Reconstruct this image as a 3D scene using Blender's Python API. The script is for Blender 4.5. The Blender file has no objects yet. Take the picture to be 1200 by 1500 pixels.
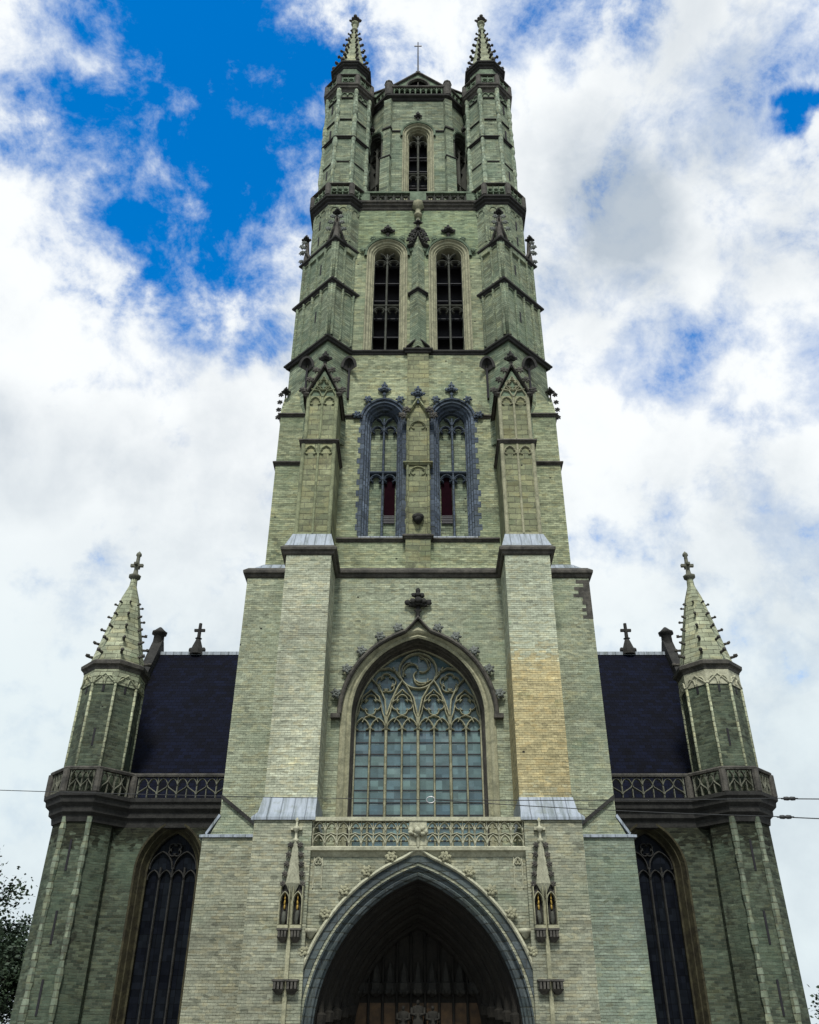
import bpy, bmesh, math, random
from mathutils import Vector, Matrix, geometry, noise

random.seed(7)
S = bpy.context.scene
COL = S.collection
R = math.radians
PI = math.pi

# ------------------------------------------------------------------ camera, sky, sun, exposure
cam_d = bpy.data.cameras.new('camera')
cam = bpy.data.objects.new('camera', cam_d)
COL.objects.link(cam)
cam.location = (0, -45, 1.6)
cam.rotation_euler = (R(90 + 32.38), 0, 0)
cam_d.sensor_width = 36
cam_d.lens = 1300 / 1500 * 36
cam_d.shift_x = -12.5 / 1500
cam_d.clip_end = 6000
S.camera = cam

SUN_EL, SUN_AZ = R(52), R(183)          # azimuth measured from +Y towards +X
sun_d = bpy.data.lights.new('sun', 'SUN')
sun_d.energy = 2.0
sun_d.angle = R(10)
sun_d.color = (1.0, 0.97, 0.91)
sun = bpy.data.objects.new('sun', sun_d)
COL.objects.link(sun)
sdir = Vector((math.sin(SUN_AZ) * math.cos(SUN_EL), math.cos(SUN_AZ) * math.cos(SUN_EL), math.sin(SUN_EL)))
sun.rotation_euler = sdir.to_track_quat('Z', 'Y').to_euler()
sun.location = sdir * 150

S.view_settings.view_transform = 'Standard'
S.view_settings.look = 'None'
S.view_settings.exposure = 0.95
S.view_settings.gamma = 1
S.view_settings.use_curve_mapping = False


class NT:
    """tiny node-tree helper"""
    def __init__(self, tree):
        self.t = tree
        tree.nodes.clear()

    def n(self, typ, ins=None, **props):
        nd = self.t.nodes.new(typ)
        for k, v in props.items():
            setattr(nd, k, v)
        for k, v in (ins or {}).items():
            self.set(nd.inputs[k], v)
        return nd

    def set(self, sock, v):
        if isinstance(v, bpy.types.NodeSocket):
            self.t.links.new(v, sock)
        else:
            sock.default_value = v

    def math(self, op, a, b=0.0, c=0.0, clamp=False):
        nd = self.n('ShaderNodeMath', operation=op, use_clamp=clamp)
        self.set(nd.inputs[0], a)
        self.set(nd.inputs[1], b)
        self.set(nd.inputs[2], c)
        return nd.outputs[0]

    def vmath(self, op, a, b=(0, 0, 0), scale=None):
        nd = self.n('ShaderNodeVectorMath', operation=op)
        self.set(nd.inputs[0], a)
        self.set(nd.inputs[1], b)
        if scale is not None:
            self.set(nd.inputs['Scale'], scale)
        return nd.outputs['Value'] if op in ('DOT_PRODUCT', 'LENGTH', 'DISTANCE') else nd.outputs['Vector']

    def mix(self, f, a, b, blend='MIX'):
        nd = self.n('ShaderNodeMix', data_type='RGBA', blend_type=blend)
        self.set(nd.inputs[0], f)
        self.set(nd.inputs[6], a)
        self.set(nd.inputs[7], b)
        return nd.outputs[2]

    def ramp(self, f, *stops):
        nd = self.n('ShaderNodeValToRGB')
        el = nd.color_ramp.elements
        while len(el) < len(stops):
            el.new(0.5)
        for e, (p, c) in zip(el, stops):
            e.position = p
            e.color = c if len(c) == 4 else (*c, 1)
        self.set(nd.inputs[0], f)
        return nd.outputs[0]

    def noise(self, vec, scale, detail=4, rough=0.55, dist=0.0):
        nd = self.n('ShaderNodeTexNoise', {'Scale': scale, 'Detail': detail, 'Roughness': rough, 'Distortion': dist})
        self.set(nd.inputs['Vector'], vec)
        return nd.outputs[0]

    def smooth(self, v, a, b, to0=0.0, to1=1.0):
        nd = self.n('ShaderNodeMapRange', {'From Min': a, 'From Max': b, 'To Min': to0, 'To Max': to1}, interpolation_type='SMOOTHSTEP')
        self.set(nd.inputs[0], v)
        return nd.outputs[0]


def g(v):
    return (v, v, v, 1)


world = bpy.data.worlds.new('World')
S.world = world
world.use_nodes = True
w = NT(world.node_tree)
sky = w.n('ShaderNodeTexSky', sky_type='NISHITA', sun_disc=False, sun_elevation=SUN_EL, sun_rotation=SUN_AZ,
          air_density=1.0, dust_density=0.3, ozone_density=3.0)
skyc = w.n('ShaderNodeHueSaturation', {'Hue': 0.502, 'Saturation': 1.42, 'Value': 1.7, 'Color': sky.outputs[0]}).outputs[0]
D = w.n('ShaderNodeTexCoord').outputs['Generated']
# clouds live on a layer overhead: direction divided by its height gives their perspective
sep = w.n('ShaderNodeSeparateXYZ', {0: D})
hz = w.math('ADD', w.math('MAXIMUM', sep.outputs[2], 0.0), 0.22)
flat = w.n('ShaderNodeCombineXYZ', {0: w.math('DIVIDE', sep.outputs[0], hz), 1: w.math('DIVIDE', sep.outputs[1], hz), 2: 3.7}).outputs[0]
warp = w.n('ShaderNodeTexNoise', {'Vector': D, 'Scale': 5.0, 'Detail': 5.0}).outputs['Color']
Dw = w.vmath('ADD', D, w.vmath('MULTIPLY', w.vmath('SUBTRACT', warp, (0.5, 0.5, 0.5)), (0.20, 0.20, 0.20)))


def blob(c, r):
    d = w.vmath('DISTANCE', Dw, c)
    return w.smooth(d, r * 1.25, r * 0.4)


def total(terms, op='MAXIMUM'):
    acc = None
    for c, r, k in terms:
        v = w.math('MULTIPLY', blob(c, r), k)
        acc = v if acc is None else w.math(op, acc, v)
    return acc


BLUE = [((-0.201, 0.61, 0.766), 0.17, 0.58),
        ((-0.132, 0.522, 0.843), 0.089, 0.5),
        ((-0.252, 0.479, 0.841), 0.089, 0.42),
        ((-0.234, 0.673, 0.702), 0.081, 0.5),
        ((-0.154, 0.631, 0.76), 0.089, 0.55),
        ((-0.325, 0.546, 0.772), 0.065, 0.42),
        ((-0.301, 0.66, 0.688), 0.048, 0.45),
        ((-0.381, 0.526, 0.76), 0.04, 0.35),
        ((-0.195, 0.714, 0.672), 0.061, 0.5),
        ((-0.296, 0.676, 0.675), 0.036, 0.4),
        ((-0.361, 0.513, 0.779), 0.057, 0.42),
        ((0.381, 0.521, 0.764), 0.027, 0.8),
        ((0.357, 0.507, 0.785), 0.024, 0.12),
        ((0.151, 0.469, 0.87), 0.057, 0.5),
        ((0.213, 0.473, 0.855), 0.048, 0.45),
        ((0.357, 0.771, 0.527), 0.032, 0.4),
        ((0.282, 0.72, 0.634), 0.04, 0.2),
        ((0.242, 0.745, 0.621), 0.036, 0.16),
        ((0.098, 0.467, 0.879), 0.048, 0.5),
        ((0.336, 0.732, 0.592), 0.048, 0.2),
        ((0.062, 0.584, 0.809), 0.032, 0.2)]
WHITE = [((-0.402, 0.729, 0.554), 0.202, 0.95),
        ((-0.24, 0.791, 0.563), 0.137, 0.95),
        ((-0.32, 0.732, 0.601), 0.077, 0.7),
        ((-0.373, 0.583, 0.722), 0.097, 0.28),
        ((0.184, 0.617, 0.765), 0.097, 0.4),
        ((-0.314, 0.627, 0.713), 0.048, 0.55),
        ((-0.248, 0.546, 0.8), 0.069, 0.3),
        ((-0.29, 0.469, 0.834), 0.024, 0.35),
        ((-0.351, 0.463, 0.814), 0.089, 0.26),
        ((0.163, 0.525, 0.836), 0.121, 0.5),
        ((0.24, 0.62, 0.747), 0.137, 0.45),
        ((0.334, 0.587, 0.737), 0.113, 0.3),
        ((0.287, 0.484, 0.827), 0.113, 0.45),
        ((-0.009, 0.955, 0.298), 0.565, 0.5),
        ((0.005, 0.495, 0.869), 0.048, 0.3),
        ((0.142, 0.77, 0.622), 0.113, 0.4),
        ((0.38, 0.719, 0.582), 0.097, 0.3),
        ((-0.126, 0.481, 0.868), 0.018, 0.3),
        ((-0.107, 0.555, 0.825), 0.04, 0.3),
        ((-0.128, 0.702, 0.701), 0.04, 0.3),
        ((0.128, 0.512, 0.85), 0.065, 0.3)]
GREY = [((-0.396, 0.744, 0.538), 0.097, 0.6),
        ((-0.302, 0.785, 0.541), 0.048, 0.2),
        ((0.19, 0.606, 0.772), 0.105, 0.95),
        ((0.174, 0.676, 0.716), 0.097, 0.75),
        ((0.276, 0.496, 0.823), 0.105, 0.5),
        ((0.269, 0.73, 0.628), 0.065, 0.3),
        ((-0.233, 0.774, 0.588), 0.048, 0.15),
        ((-0.353, 0.836, 0.42), 0.121, 0.15),
        ((0.36, 0.855, 0.374), 0.121, 0.12)]
n1 = w.noise(flat, 3.4, 10, 0.58, 0.15)
n2 = w.noise(D, 13.0, 10, 0.66, 0.15)
n3 = w.noise(flat, 0.55, 3, 0.5)
dens = w.math('ADD', w.math('MULTIPLY', w.math('SUBTRACT', n1, 0.5), 2.0), w.math('MULTIPLY', w.math('SUBTRACT', n2, 0.5), 2.9))
dens = w.math('ADD', dens, 0.50)
dens = w.math('SUBTRACT', dens, w.math('MULTIPLY', total(BLUE), 1.42))
dens = w.math('ADD', dens, w.math('MULTIPLY', total(WHITE), 0.85))
dens = w.math('ADD', dens, w.smooth(sep.outputs[2], 0.5, 0.15, 0.0, 0.35))
cover = w.smooth(dens, -0.32, 0.50)
thick = w.smooth(w.math('ADD', dens, w.math('MULTIPLY', w.math('SUBTRACT', w.noise(D, 6.5, 9, 0.62, 0.1), 0.5), 1.9)), 0.10, 0.92)
nd = w.noise(D, 4.5, 6, 0.55, 0.3)
shade = w.math('MULTIPLY', total(GREY), w.smooth(nd, 0.30, 0.72))
shade = w.math('ADD', shade, w.math('MULTIPLY', w.smooth(w.noise(D, 4.0, 8, 0.6), 0.46, 0.75), 0.42))
white = w.mix(thick, (0.58, 0.68, 0.86, 1), (1.0, 1.03, 1.04, 1))
white = w.mix(w.smooth(sep.outputs[2], 0.62, 0.25), white, w.mix(0.75, white, (0.74, 0.86, 0.90, 1)))
cloudc = w.mix(w.math('MINIMUM', shade, 0.82), white, (0.41, 0.49, 0.58, 1))
bg1 = w.n('ShaderNodeBackground', {'Color': skyc, 'Strength': 0.078})
bg2 = w.n('ShaderNodeBackground', {'Color': cloudc, 'Strength': 0.51})
mixs = w.n('ShaderNodeMixShader', {0: cover, 1: bg1.outputs[0], 2: bg2.outputs[0]})
w.n('ShaderNodeOutputWorld', {0: mixs.outputs[0]})


# ------------------------------------------------------------------ materials
def new_mat(name):
    m = bpy.data.materials.new(name)
    m.use_nodes = True
    t = NT(m.node_tree)
    b = t.n('ShaderNodeBsdfPrincipled')
    t.n('ShaderNodeOutputMaterial', {0: b.outputs[0]})
    return m, t, b


def wall_uv(t):
    geo = t.n('ShaderNodeNewGeometry')
    P, N = geo.outputs['Position'], geo.outputs['True Normal']
    T = t.vmath('NORMALIZE', t.vmath('CROSS_PRODUCT', N, (0, 0, 1)))
    u = t.vmath('DOT_PRODUCT', P, T)
    z = t.n('ShaderNodeSeparateXYZ', {0: P}).outputs[2]
    return P, u, z, t.n('ShaderNodeCombineXYZ', {0: u, 1: z, 2: 0.0}).outputs[0]


def masonry(name, c1, c2, course=0.13, length=0.31, mortar=(0.115, 0.115, 0.085), crust=0.3, crust_col=(0.06, 0.06, 0.045),
            algae=0.3, algae_col=(0.13, 0.17, 0.10), streak=0.4, bump=0.6, patch=None, msize=0.006, warm=0.25):
    dg = lambda c: (c[0] + 0.06 * (c[1] - c[0]), c[1] - 0.15 * (c[1] - c[0]), c[2] + 0.06 * (c[1] - c[2]))
    c1, c2, algae_col = dg(c1), dg(c2), dg(algae_col)
    m, t, b = new_mat(name)
    P, u, z, uv = wall_uv(t)
    wob = t.noise(P, 1.3, 3)
    uvw = t.vmath('ADD', uv, t.n('ShaderNodeCombineXYZ', {0: t.math('MULTIPLY', wob, 0.16), 1: t.math('MULTIPLY', wob, 0.05), 2: 0.0}).outputs[0])
    br = t.n('ShaderNodeTexBrick', {'Scale': 1.0, 'Mortar Size': msize, 'Mortar Smooth': 0.3, 'Bias': -0.05, 'Brick Width': length, 'Row Height': course,
                                    'Color1': (*c1, 1), 'Color2': (*c2, 1), 'Mortar': (*mortar, 1), 'Vector': uvw}, offset=0.5, squash=1.0)
    col = br.outputs['Color']
    # open bed joints, broken along their length
    fr = t.math('ABSOLUTE', t.math('SUBTRACT', t.math('FRACT', t.math('DIVIDE', t.math('ADD', z, t.math('MULTIPLY', wob, 0.05)), course)), 0.5))
    jn = t.smooth(t.noise(t.n('ShaderNodeCombineXYZ', {0: t.math('MULTIPLY', u, 1.5), 1: t.math('MULTIPLY', z, 4.5), 2: 5.0}).outputs[0], 1.0, 5, 0.65), 0.42, 0.66)
    joint = t.math('MULTIPLY', t.smooth(fr, 0.33, 0.47), jn)
    # single stones that are darker or paler: a cell noise of the same proportions
    cell = t.n('ShaderNodeTexVoronoi', {'Vector': t.vmath('MULTIPLY', uv, (1.0 / (length * 0.95), 1.0 / (course * 1.05), 1.0)), 'Scale': 1.0, 'Randomness': 0.75},
               feature='F1', voronoi_dimensions='2D')
    cr = t.n('ShaderNodeSeparateXYZ', {0: cell.outputs['Color']})
    col = t.mix(1.0, col, t.ramp(cr.outputs[0], (0.0, g(0.62)), (0.10, g(0.88)), (0.55, g(1.0)), (0.85, g(1.05)), (1.0, g(1.24))), 'MULTIPLY')
    col = t.mix(t.math('MULTIPLY', t.smooth(cr.outputs[1], 0.55, 1.0), warm), col, (c1[0] * 1.25, c1[1] * 1.02, c1[2] * 0.72, 1))
    # broken horizontal courses
    hv = t.n('ShaderNodeCombineXYZ', {0: t.math('MULTIPLY', u, 1.7), 1: t.math('MULTIPLY', z, 6.0), 2: 0.0}).outputs[0]
    col = t.mix(1.0, col, t.ramp(t.noise(hv, 1.0, 5, 0.65), (0.28, g(0.78)), (0.46, g(1.0)), (0.7, g(1.08))), 'MULTIPLY')
    # each course has a tone of its own, changing every few metres
    cid = t.n('ShaderNodeCombineXYZ', {0: t.math('FLOOR', t.math('ADD', t.math('MULTIPLY', u, 0.31), t.math('MULTIPLY', t.noise(P, 0.5, 3), 2.0))), 1: t.math('FLOOR', t.math('DIVIDE', z, course)), 2: 0.0}).outputs[0]
    cw_ = t.n('ShaderNodeTexWhiteNoise', {'Vector': cid}, noise_dimensions='3D')
    col = t.mix(1.0, col, t.ramp(cw_.outputs['Value'], (0.0, g(0.80)), (0.5, g(1.0)), (1.0, g(1.15))), 'MULTIPLY')
    # repairs in larger zones, their edges stepping with the stones
    qu = t.math('MULTIPLY', t.math('FLOOR', t.math('DIVIDE', t.math('ADD', u, t.math('MULTIPLY', cr.outputs[0], 0.5)), length)), length)
    qz = t.math('MULTIPLY', t.math('FLOOR', t.math('DIVIDE', z, course * 2)), course * 2)
    rz = t.noise(t.n('ShaderNodeCombineXYZ', {0: t.math('MULTIPLY', qu, 0.42), 1: t.math('MULTIPLY', qz, 0.62), 2: 9.0}).outputs[0], 1.0, 2, 0.5)
    col = t.mix(1.0, col, t.ramp(rz, (0.30, (0.74, 0.80, 0.78)), (0.36, g(1.0)), (0.62, g(1.0)), (0.66, (1.15, 1.12, 1.04))), 'MULTIPLY')
    # putlog holes
    pu, pz = t.math('ADD', t.math('DIVIDE', u, 1.15), 100.3), t.math('ADD', t.math('DIVIDE', z, 1.05), 0.4)
    pid = t.n('ShaderNodeTexWhiteNoise', {'Vector': t.n('ShaderNodeCombineXYZ', {0: t.math('FLOOR', pu), 1: t.math('FLOOR', pz), 2: 0.0}).outputs[0]}, noise_dimensions='3D')
    pin_ = t.math('MULTIPLY', t.math('LESS_THAN', t.math('ABSOLUTE', t.math('SUBTRACT', t.math('FRACT', pu), 0.5)), 0.055), t.math('LESS_THAN', t.math('ABSOLUTE', t.math('SUBTRACT', t.math('FRACT', pz), 0.5)), 0.05))
    hole = t.math('MULTIPLY', pin_, t.math('GREATER_THAN', pid.outputs['Value'], 0.955))
    # broad tone, algae, rain streaks, black crust
    big = t.noise(P, 0.13, 5, 0.6, 0.4)
    col = t.mix(1.0, col, t.ramp(big, (0.3, g(0.70)), (0.5, g(1.0)), (0.7, g(1.2))), 'MULTIPLY')
    al = t.smooth(t.noise(P, 0.32, 6, 0.62, 0.5), 0.44, 0.70)
    col = t.mix(t.math('MULTIPLY', al, algae), col, (*algae_col, 1))
    sv = t.n('ShaderNodeCombineXYZ', {0: t.math('MULTIPLY', u, 1.4), 1: t.math('MULTIPLY', z, 0.07), 2: 2.3}).outputs[0]
    st = t.smooth(t.noise(sv, 1.0, 6, 0.65), 0.50, 0.80)
    col = t.mix(t.math('MULTIPLY', st, streak), col, (c1[0] * 0.36, c1[1] * 0.38, c1[2] * 0.36, 1))
    ck = t.smooth(t.math('ADD', t.noise(P, 0.55, 8, 0.68, 0.6), t.math('MULTIPLY', t.math('SUBTRACT', t.noise(P, 5.0, 4), 0.5), 0.25)), 0.56, 0.70)
    col = t.mix(t.math('MULTIPLY', ck, crust), col, (*crust_col, 1))
    if patch:
        z0, z1, pc, k, pw, ps = patch
        e = t.math('ADD', z, t.math('MULTIPLY', t.math('SUBTRACT', t.noise(P, 0.8, 8, 0.75), 0.5), pw))
        e = t.math('ADD', e, t.math('MULTIPLY', t.math('SUBTRACT', cr.outputs[2], 0.5), 1.3))
        f = t.math('MULTIPLY', t.smooth(e, z0 - ps, z0 + ps), t.smooth(e, z1 + ps, z1 - ps))
        col = t.mix(t.math('MULTIPLY', f, k), col, t.mix(1.0, col, (*pc, 1), 'MULTIPLY'))
    col = t.mix(hole, col, (0.02, 0.022, 0.018, 1))
    col = t.mix(t.math('MULTIPLY', joint, 0.85), col, (mortar[0] * 0.55, mortar[1] * 0.6, mortar[2] * 0.5, 1))
    fine = t.noise(P, 14.0, 4, 0.6)
    col = t.mix(1.0, col, t.ramp(fine, (0.25, g(0.78)), (0.75, g(1.18))), 'MULTIPLY')
    h = t.math('ADD', t.math('MULTIPLY', t.math('ADD', br.outputs['Fac'], joint), -0.5), t.math('ADD', t.math('MULTIPLY', fine, 0.35), t.math('MULTIPLY', cr.outputs[2], 0.5)))
    bp = t.n('ShaderNodeBump', {'Strength': bump, 'Distance': 0.05, 'Height': h})
    t.set(b.inputs['Base Color'], col)
    t.set(b.inputs['Roughness'], 0.93)
    t.set(b.inputs['Specular IOR Level'], 0.2)
    t.set(b.inputs['Normal'], bp.outputs[0])
    return m


def carved(name, c, dark, k=0.6, scale=1.6, bump=0.5):
    """dressed or carved stone without courses"""
    m, t, b = new_mat(name)
    P = t.n('ShaderNodeNewGeometry').outputs['Position']
    a = t.smooth(t.noise(P, scale, 8, 0.68, 0.4), 0.36, 0.66)
    col = t.mix(t.math('MULTIPLY', a, k), (*c, 1), (*dark, 1))
    col = t.mix(1.0, col, t.ramp(t.noise(P, 9.0, 5, 0.65), (0.25, g(0.68)), (0.5, g(1.0)), (0.75, g(1.25))), 'MULTIPLY')
    bp = t.n('ShaderNodeBump', {'Strength': bump, 'Distance': 0.06, 'Height': t.noise(P, 7.0, 6, 0.65)})
    t.set(b.inputs['Base Color'], col)
    t.set(b.inputs['Roughness'], 0.9)
    t.set(b.inputs['Specular IOR Level'], 0.25)
    t.set(b.inputs['Normal'], bp.outputs[0])
    return m


def plain(name, c, rough=0.6, metal=0.0, var=0.25, scale=2.0, spec=0.4):
    m, t, b = new_mat(name)
    P = t.n('ShaderNodeNewGeometry').outputs['Position']
    col = t.mix(1.0, (*c, 1), t.ramp(t.noise(P, scale, 6, 0.6), (0.3, g(1 - var)), (0.7, g(1 + var))), 'MULTIPLY')
    t.set(b.inputs['Base Color'], col)
    t.set(b.inputs['Roughness'], rough)
    t.set(b.inputs['Metallic'], metal)
    t.set(b.inputs['Specular IOR Level'], spec)
    return m


M = {}
M['low'] = masonry('pale_ledestone', (0.285, 0.298, 0.213), (0.20, 0.215, 0.155), algae=0.25, crust=0.25, streak=0.4, algae_col=(0.17, 0.24, 0.15))
M['shaft'] = masonry('pale_shaft_ledestone', (0.425, 0.45, 0.325), (0.315, 0.34, 0.245), algae=0.25, crust=0.25, streak=0.4, algae_col=(0.17, 0.24, 0.15))
M['low_green'] = masonry('green_grey_ledestone', (0.225, 0.28, 0.21), (0.17, 0.22, 0.16), algae=0.4, crust=0.25, streak=0.4, algae_col=(0.13, 0.20, 0.13))
M['ochre'] = masonry('ochre_patched_ledestone', (0.405, 0.45, 0.325), (0.315, 0.35, 0.25), algae=0.2, crust=0.15, streak=0.25,
                     patch=(13.2, 21.4, (1.08, 0.84, 0.58), 0.85, 3.4, 0.9))
M['wall'] = masonry('nave_ledestone', (0.32, 0.36, 0.245), (0.23, 0.265, 0.18), algae=0.4, crust=0.3, streak=0.45, algae_col=(0.14, 0.21, 0.13))
M['mid'] = masonry('mid_stage_ledestone', (0.325, 0.365, 0.22), (0.175, 0.21, 0.125), course=0.15, length=0.36, algae=0.4, crust=0.5, streak=0.5, algae_col=(0.13, 0.20, 0.115))
M['high'] = masonry('green_weathered_ledestone', (0.235, 0.285, 0.185), (0.115, 0.15, 0.095), course=0.2, length=0.5, algae=0.5, crust=0.6, streak=0.55, msize=0.012,
                    algae_col=(0.09, 0.16, 0.10), mortar=(0.06, 0.075, 0.055))
M['top'] = masonry('lantern_ledestone', (0.24, 0.29, 0.19), (0.12, 0.16, 0.105), course=0.26, length=0.6, algae=0.5, crust=0.6, streak=0.55, msize=0.012,
                   algae_col=(0.095, 0.17, 0.11), mortar=(0.06, 0.075, 0.06))
M['belfry'] = masonry('belfry_ledestone', (0.325, 0.365, 0.22), (0.175, 0.215, 0.13), course=0.17, length=0.4, algae=0.45, crust=0.5, streak=0.5, algae_col=(0.12, 0.19, 0.115),
                      patch=(57.5, 70.0, (0.70, 0.80, 0.76), 0.9, 5.0, 1.6))
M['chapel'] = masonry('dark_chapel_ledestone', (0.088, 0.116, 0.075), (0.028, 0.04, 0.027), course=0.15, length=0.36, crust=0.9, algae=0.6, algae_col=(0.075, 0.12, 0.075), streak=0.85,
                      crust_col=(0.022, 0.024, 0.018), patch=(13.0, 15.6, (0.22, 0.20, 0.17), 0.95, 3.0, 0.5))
M['quoin'] = masonry('pale_quoin_stone', (0.30, 0.37, 0.26), (0.14, 0.195, 0.13), course=0.44, length=3.0, algae=0.45, crust=0.5, streak=0.3, msize=0.02, algae_col=(0.10, 0.17, 0.11))
M['chapelquoin'] = masonry('chapel_quoin_stone', (0.20, 0.245, 0.17), (0.07, 0.095, 0.065), course=0.36, length=3.0, algae=0.4, crust=0.7, streak=0.3, msize=0.03, algae_col=(0.09, 0.14, 0.09))
M['spire'] = masonry('spire_stone', (0.33, 0.36, 0.235), (0.21, 0.24, 0.155), course=0.33, length=0.8, crust=0.5, algae=0.35, streak=0.2, msize=0.02)
M['panel'] = masonry('ochre_panel_stone', (0.25, 0.265, 0.145), (0.145, 0.165, 0.095), course=0.42, length=0.8, crust=0.5, algae=0.4, streak=0.5, msize=0.02)
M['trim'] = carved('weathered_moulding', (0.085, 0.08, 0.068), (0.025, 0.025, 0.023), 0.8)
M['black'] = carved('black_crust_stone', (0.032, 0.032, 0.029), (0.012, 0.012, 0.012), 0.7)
M['pale'] = carved('pale_carved_stone', (0.40, 0.40, 0.29), (0.13, 0.13, 0.09), 0.5)
M['jamb'] = carved('yellow_jamb_stone', (0.30, 0.295, 0.195), (0.10, 0.105, 0.07), 0.6)
M['mossjamb'] = carved('mossy_jamb_stone', (0.05, 0.046, 0.024), (0.014, 0.012, 0.008), 0.8)
M['panelrib'] = carved('weathered_rib_stone', (0.22, 0.24, 0.14), (0.07, 0.08, 0.05), 0.65)
M['parapet'] = carved('brown_grey_parapet_stone', (0.14, 0.145, 0.11), (0.045, 0.045, 0.035), 0.6)
M['hoodgrey'] = carved('grey_carved_stone', (0.15, 0.165, 0.15), (0.04, 0.045, 0.042), 0.6)
M['green'] = carved('green_carved_stone', (0.15, 0.20, 0.135), (0.04, 0.055, 0.036), 0.65)
M['blue'] = masonry('bluestone', (0.085, 0.115, 0.145), (0.05, 0.07, 0.095), course=0.42, length=0.9, mortar=(0.05, 0.06, 0.06), crust=0.3, algae=0.2,
                    algae_col=(0.10, 0.13, 0.12), streak=0.3, msize=0.016, warm=0.0)
M['bluearch'] = masonry('bluestone_voussoirs', (0.09, 0.115, 0.115), (0.05, 0.068, 0.07), course=0.38, length=0.7, mortar=(0.06, 0.065, 0.06), crust=0.35, algae=0.25, streak=0.3, msize=0.02, warm=0.0)
M['porchshade'] = carved('shade_dark_porch_stone', (0.02, 0.018, 0.014), (0.008, 0.008, 0.007), 0.6)  # deep shade of the porch painted into its stone colour
M['statue'] = carved('shade_dark_statue_stone', (0.03, 0.029, 0.024), (0.01, 0.01, 0.009), 0.6)  # statues and canopies darkened in base colour to stand for porch shade
M['oak'] = plain('old_oak_boards', (0.055, 0.03, 0.010), 0.7, var=0.5, scale=3)
M['lead'] = plain('lead_sheet', (0.22, 0.26, 0.31), 0.55, var=0.4, scale=1.2)
M['gold'] = plain('gilding', (0.30, 0.20, 0.035), 0.5, 0.2)
M['iron'] = plain('dark_iron', (0.03, 0.03, 0.032), 0.5, 0.3)
M['steel'] = plain('galvanised_steel', (0.5, 0.5, 0.5), 0.4, 0.7)
M['cable'] = plain('cable_black', (0.018, 0.02, 0.02), 0.6)
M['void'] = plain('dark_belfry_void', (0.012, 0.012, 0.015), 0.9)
M['louvre'] = plain('louvre_boards', (0.022, 0.024, 0.027), 0.8, var=0.4)
M['red'] = plain('dark_red_shutter', (0.008, 0.001, 0.003), 0.9, var=0.3, spec=0.05)
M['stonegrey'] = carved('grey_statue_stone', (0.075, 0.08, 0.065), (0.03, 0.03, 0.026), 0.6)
M['bark'] = carved('bark', (0.07, 0.055, 0.04), (0.03, 0.025, 0.02), 0.6, 3)


def slate():
    m, t, b = new_mat('blue_black_slates')
    P, u, z, uv = wall_uv(t)
    br = t.n('ShaderNodeTexBrick', {'Scale': 1.0, 'Mortar Size': 0.012, 'Brick Width': 0.42, 'Row Height': 0.28, 'Vector': uv,
                                    'Color1': (0.0005, 0.001, 0.004, 1), 'Color2': (0.002, 0.0038, 0.013, 1), 'Mortar': (0.001, 0.001, 0.003, 1)})
    col = t.mix(1.0, br.outputs[0], t.ramp(t.noise(P, 0.6, 8, 0.7), (0.3, g(0.55)), (0.7, g(1.6))), 'MULTIPLY')
    bp = t.n('ShaderNodeBump', {'Strength': 0.8, 'Distance': 0.03, 'Height': br.outputs['Fac']}, invert=True)
    t.set(b.inputs['Base Color'], col)
    t.set(b.inputs['Roughness'], 0.75)
    t.set(b.inputs['Specular IOR Level'], 0.08)
    t.set(b.inputs['Normal'], bp.outputs[0])
    return m


def glazing(name, pw, ph, ca, cb, lead=(0.05, 0.06, 0.06), spec=0.5):
    m, t, b = new_mat(name)
    P, u, z, uv = wall_uv(t)
    br = t.n('ShaderNodeTexBrick', {'Scale': 1.0, 'Mortar Size': 0.012, 'Brick Width': pw, 'Row Height': ph, 'Vector': uv, 'Bias': 0.0,
                                    'Color1': (*ca, 1), 'Color2': (*cb, 1), 'Mortar': (*lead, 1)}, offset=0.0)
    col = t.mix(1.0, br.outputs[0], t.ramp(t.noise(P, 1.1, 6, 0.65), (0.3, g(0.7)), (0.7, g(1.25))), 'MULTIPLY')
    # every pane sits at its own slight angle
    cell = t.n('ShaderNodeCombineXYZ', {0: t.math('FLOOR', t.math('DIVIDE', u, pw * 0.5)), 1: t.math('FLOOR', t.math('DIVIDE', z, ph * 0.5)), 2: 0.0}).outputs[0]
    wn = t.n('ShaderNodeTexWhiteNoise', {'Vector': cell}, noise_dimensions='3D')
    nrm = t.n('ShaderNodeNewGeometry').outputs['Normal']
    tilt = t.vmath('NORMALIZE', t.vmath('ADD', nrm, t.vmath('MULTIPLY', t.vmath('SUBTRACT', wn.outputs['Color'], (0.5, 0.5, 0.5)), (0.16, 0.16, 0.16))))
    col = t.mix(1.0, col, t.ramp(wn.outputs['Value'], (0.0, g(0.7)), (1.0, g(1.3))), 'MULTIPLY')
    bp = t.n('ShaderNodeBump', {'Strength': 0.3, 'Distance': 0.03, 'Height': t.noise(P, 3.5, 4), 'Normal': tilt})
    t.set(b.inputs['Base Color'], col)
    t.set(b.inputs['Roughness'], t.smooth(t.noise(P, 0.8, 4), 0.3, 0.7, 0.10, 0.34))
    t.set(b.inputs['Specular IOR Level'], spec)
    t.set(b.inputs['Normal'], bp.outputs[0])
    return m




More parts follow.
